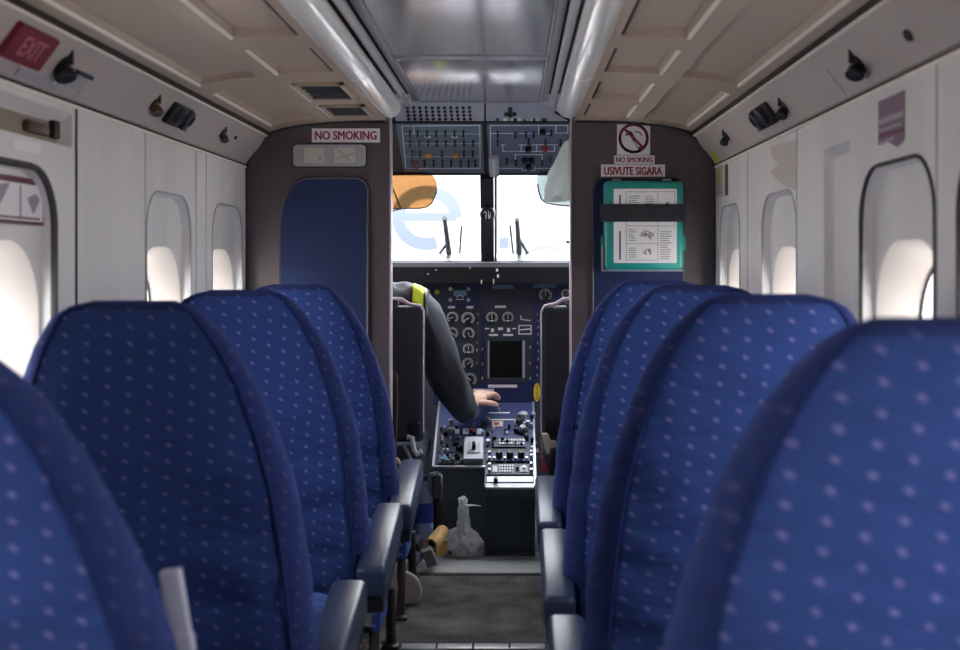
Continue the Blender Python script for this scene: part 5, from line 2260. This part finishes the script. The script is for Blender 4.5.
m.add(vs, fs)
child(m, 'film', 'bagfilm', root, smooth=50)
m = MB()
m.box((p.x - 0.012, 4.315, 0.024), (0.088, 0.07, 0.04), 0.018, 3)
child(m, 'content', 'brown', root)
m = MB()
m.tube([(p.x + 0.01, 4.30, 0.183), (p.x + 0.035, 4.295, 0.186), (p.x + 0.065, 4.30, 0.182)], [0.005, 0.003, 0.001], 6)
child(m, 'loose_end', 'bagfilm', root)

# rolled yellow card tube
p0, p1 = at(431, 545, 4.14), at(443, 531, 4.23)
root = empty('card_tube', (p0 + p1) / 2, 'rolled yellow brown card tube lying left of the plastic bag', 'tube')
p0.z = max(p0.z, 0.022)
m = MB()
ax = (p1 - p0).normalized()
L = (p1 - p0).length
m.mat('kraft').lathe([(0.014, L), (0.024, L), (0.024, 0), (0.016, 0), (0.014, L)], p0, ax, 20)
m.mat('gap').lathe([(0.0155, 0.012), (0, 0.0125)], p0, ax, 16)
child(m, 'roll', None, root)
m = MB()
m.prism([(-0.02, 0), (0.018, 0.0), (0.024, 0.05), (-0.012, 0.06)], Fr(at(441, 556, 4.2), (1, 0, 0), (0, 0.3, 1)), -0.004, 0.004)
child(m, 'torn_flap', 'kraft', root)

# black open pot with grey strap
p = at(411.5, 549, 4.13)
p.z = max(p.z, 0.032)
m = MB()
m.lathe([(0.0, 0.07), (0.026, 0.07), (0.028, 0.0), (0.024, 0.0), (0.022, 0.055), (0, 0.056)], p, (0.15, 1, 0.12), 22)
tag(m.build('black_pot', 'black'), 'round black pot lying with open mouth beside front left armrest', 'pot')
# grey webbing strap and grey card
m = MB()
ps = [at(406, 574, 4.02), at(414, 561, 4.06), at(422, 554, 4.09)]
fr = Fr((0, 0, 0), (1, 0, 0), (0, 1, 0))
for u, v in zip(ps, ps[1:]):
    d = (v - u).normalized()
    sd_ = Vector((0.35, 0, 0.9)).cross(d).normalized()
    w = 0.018
    up = d.cross(sd_).normalized() * 0.003
    m.add([u - sd_ * w - up, v - sd_ * w - up, v + sd_ * w - up, u + sd_ * w - up, u - sd_ * w + up, v - sd_ * w + up, v + sd_ * w + up, u + sd_ * w + up],
          [(3, 2, 1, 0), (4, 5, 6, 7), (0, 1, 5, 4), (1, 2, 6, 5), (2, 3, 7, 6), (3, 0, 4, 7)])
tag(m.build('webbing_strap', 'greybag'), 'dark grey flat strap lying across the door sill on the left', 'strap')
m = MB()
c = at(429.5, 557, 4.085)
m.box(c, (0.036, 0.028, 0.062), 0.002, 1, rot=Matrix.Rotation(-0.35, 3, 'Y') @ Matrix.Rotation(0.25, 3, 'X'))
tag(m.build('card_box', 'greycard'), 'small tilted grey card box on the door sill beside the strap', 'box')
# grey satchel beside the bottle
root = empty('satchel', (-0.166, 4.362, 0), 'small dark grey satchel wedged between water bottle and pedestal', 'bag')
m = MB()
m.box((-0.166, 4.362, 0.13), (0.032, 0.046, 0.26), 0.012, 3)
child(m, 'pouch', 'cseat2', root)
m = MB()
m.box((-0.168, 4.353, 0.245), (0.038, 0.056, 0.09), 0.012, 3)
child(m, 'flap', 'greybag', root)
m = MB()
m.tube([at(430, 474, 4.33), at(437, 472, 4.33), at(441.5, 484, 4.33), at(441, 502, 4.33)], 0.004, 6)
child(m, 'carry_strap', 'greycard', root)
# red ribbons
for lbl, q, d in (('small pink red ribbon above the water bottle', ((440, 459), (443, 470), (437.5, 470)), 4.5), ('pink red ribbon hanging right of the pedestal', ((542, 455), (549, 471), (540, 472)), 4.22)):
    fr = Fr((0, d, 0), (1, 0, 0), (0, 0, 1))
    m = MB()
    m.prism([fr.hit(*w) for w in q], fr, -0.004, 0.004)
    t = at(*q[0], d)
    m.tube([t, t + Vector((0.004, 0.0, 0.03)), t + Vector((0.0, 0.0, 0.10))], 0.002, 6)
    tag(m.build('red_ribbon', 'pink'), lbl, 'ribbon')
# cream cloth hanging under the right cockpit seat
m = MB()
q = [(541, 433), (548, 433), (551, 441), (556, 440), (556, 448), (551, 448), (550, 454), (546.5, 454)]
fr = Fr((0, 4.165, 0), (1, 0, 0), (0, 0, 1))
m.prism([fr.hit(*w) for w in q], fr, -0.012, 0.012)
o = m.build('cream_rag', 'cream')
bv = o.modifiers.new('soft', 'BEVEL')
bv.width = 0.006
bv.segments = 3
tag(o, 'cream rag tucked under the back of the right cockpit seat', 'rag')
# cream strap loop by the left seat
m = MB()
m.tube([at(391, 458, 4.05), at(397, 459, 4.05), at(401, 466, 4.05), at(398, 472, 4.05), at(397.5, 478, 4.05), at(400, 482, 4.05), at(396, 483, 4.05)], [0.005, 0.007, 0.007, 0.006, 0.006, 0.006, 0.005], 8)
child(m, 'harness_strap', 'strapcream', CSL, label='beige harness strap loop')
m = MB()
m.tube([at(389, 372, 4.06), at(396, 374, 4.06), at(396.5, 400, 4.06), at(395, 445, 4.06)], 0.006, 8)
m.box(at(393, 377, 4.06), (0.03, 0.02, 0.016), 0.004)
tag(m.build('brown_strap', 'bronze'), 'brown leather strap hanging at the left door post', 'strap')

# ------------------------------------------------------------------ outside: parked aircraft, apron
RY, RZ, RR = 16.4, 1.5, 2.4


def hullp(x, z, off=0.0):
    return Vector((x, RY - math.sqrt(max(0.0, (RR + off) ** 2 - (z - RZ) ** 2)), z))


root = empty('parked_aircraft', (0, RY, -0.9), 'white parked aircraft with pale blue lettering seen through the windscreen', 'aircraft')
m = MB()
m.lathe([(0.3, -9.5), (1.3, -8.8), (2.0, -7.5), (RR, -5.5), (RR, 6), (2.1, 8), (1.2, 10), (0.3, 11)], (0, RY, RZ), (1, 0, 0), 64)
child(m, 'fuselage', 'hull', root, smooth=60)


def on_hull(px, py):
    # line of sight meets the hull at about this distance
    d = RY - RR + 0.05
    for _ in range(4):
        q = at(px, py, d)
        d = hullp(q.x, q.z).y
    return at(px, py, d)


def stroke(pts, wpx, key, name, n=10):
    m = MB()
    P = []
    for i in range(len(pts) - 1):
        for k in range(n):
            t = k / n
            P.append((pts[i][0] * (1 - t) + pts[i + 1][0] * t, pts[i][1] * (1 - t) + pts[i + 1][1] * t))
    P.append(pts[-1])
    vs = []
    for i, p in enumerate(P):
        a, c = P[max(i - 1, 0)], P[min(i + 1, len(P) - 1)]
        tx, ty = c[0] - a[0], c[1] - a[1]
        l = math.hypot(tx, ty) or 1
        nx, ny = -ty / l, tx / l
        w = wpx / 2
        for sgn in (-1, 1):
            q = on_hull(p[0] + sgn * nx * w, p[1] + sgn * ny * w)
            vs.append(hullp(q.x, q.z, 0.006))
    m.add(vs, [(2 * i, 2 * i + 1, 2 * i + 3, 2 * i + 2) for i in range(len(P) - 1)])
    child(m, name, key, root, smooth=60)


def arcp(cx, cy, rx, ry, a0, a1, n=24):
    return [(cx + rx * math.cos(math.radians(a0 + (a1 - a0) * k / n)), cy - ry * math.sin(math.radians(a0 + (a1 - a0) * k / n))) for k in range(n + 1)]


e = arcp(427, 218, 29, 26, 0, 290, 40)
stroke(e, 13, 'letter', 'livery_letter', 2)
stroke([(400, 217), (457, 217)], 9, 'letter', 'livery_letter')
stroke(arcp(546, 268, 34, 30, 20, 160), 5, 'liverygrey', 'livery_arc', 2)
stroke(arcp(546, 268, 25, 21, 20, 160), 5, 'liveryred', 'livery_arc', 2)
stroke([(467, 191), (476, 191)], 8, 'liverygrey', 'hull_window')
stroke([(500, 193), (511, 193)], 7, 'liverygrey', 'hull_window')
stroke([(499, 243), (509, 243)], 11, 'letter', 'livery_block')
m = MB()
m.box((0, 30, -1.3), (120, 120, 0.02))
struct(m.build('ground', 'apron'))
for x in (-3, 4):
    m = MB()
    m.tube([(x, RY, 0), (x, RY, -1.0)], 0.1, 10)
    child(m, 'gear_strut', 'metal', root)
    m = MB()
    m.lathe([(0.2, -0.12), (0.32, -0.09), (0.32, 0.09), (0.2, 0.12)], (x, RY, -0.97), (0, 1, 0), 24)
    child(m, 'wheel', 'black', root)

# ------------------------------------------------------------------ light: overcast sky, sampling portal at the windscreen
w = bpy.data.worlds.new('sky')
SC.world = w
w.use_nodes = True
nt = w.node_tree
bg = nt.nodes['Background']
tc = nt.nodes.new('ShaderNodeTexCoord')
sx = nt.nodes.new('ShaderNodeSeparateXYZ')
nt.links.new(tc.outputs['Generated'], sx.inputs[0])
rp = nt.nodes.new('ShaderNodeValToRGB')
rp.color_ramp.elements[0].position = 0.42
rp.color_ramp.elements[0].color = (0.75, 0.74, 0.74, 1)
rp.color_ramp.elements[1].position = 0.75
rp.color_ramp.elements[1].color = (0.93, 0.97, 1.0, 1)
mr = nt.nodes.new('ShaderNodeMapRange')
mr.inputs['From Min'].default_value = -1
mr.inputs['From Max'].default_value = 1
nt.links.new(sx.outputs['Z'], mr.inputs['Value'])
nt.links.new(mr.outputs[0], rp.inputs['Fac'])
nt.links.new(rp.outputs[0], bg.inputs['Color'])
bg.inputs['Strength'].default_value = 10.0


def portal(loc, sx_, sy_, rot):
    ld = bpy.data.lights.new('daylight_portal', 'AREA')
    ld.shape = 'RECTANGLE'
    ld.size, ld.size_y = sx_, sy_
    ld.cycles.is_portal = True
    lo = bpy.data.objects.new('daylight_portal', ld)
    COL.objects.link(lo)
    lo.location = loc
    lo.rotation_euler = rot
    return lo


portal((0, 4.8, 1.28), 1.5, 0.75, (math.radians(-62), 0, 0))
SC.view_settings.view_transform = 'Standard'
SC.view_settings.look = 'None'
SC.view_settings.gamma = 1.0
SC.view_settings.use_curve_mapping = False
SC.view_settings.exposure = 0.7
SC.cycles.use_denoising = True
SC.cycles.max_bounces = 14
SC.cycles.diffuse_bounces = 8
SC.cycles.transparent_max_bounces = 16
SC.cycles.sample_clamp_indirect = 10.0
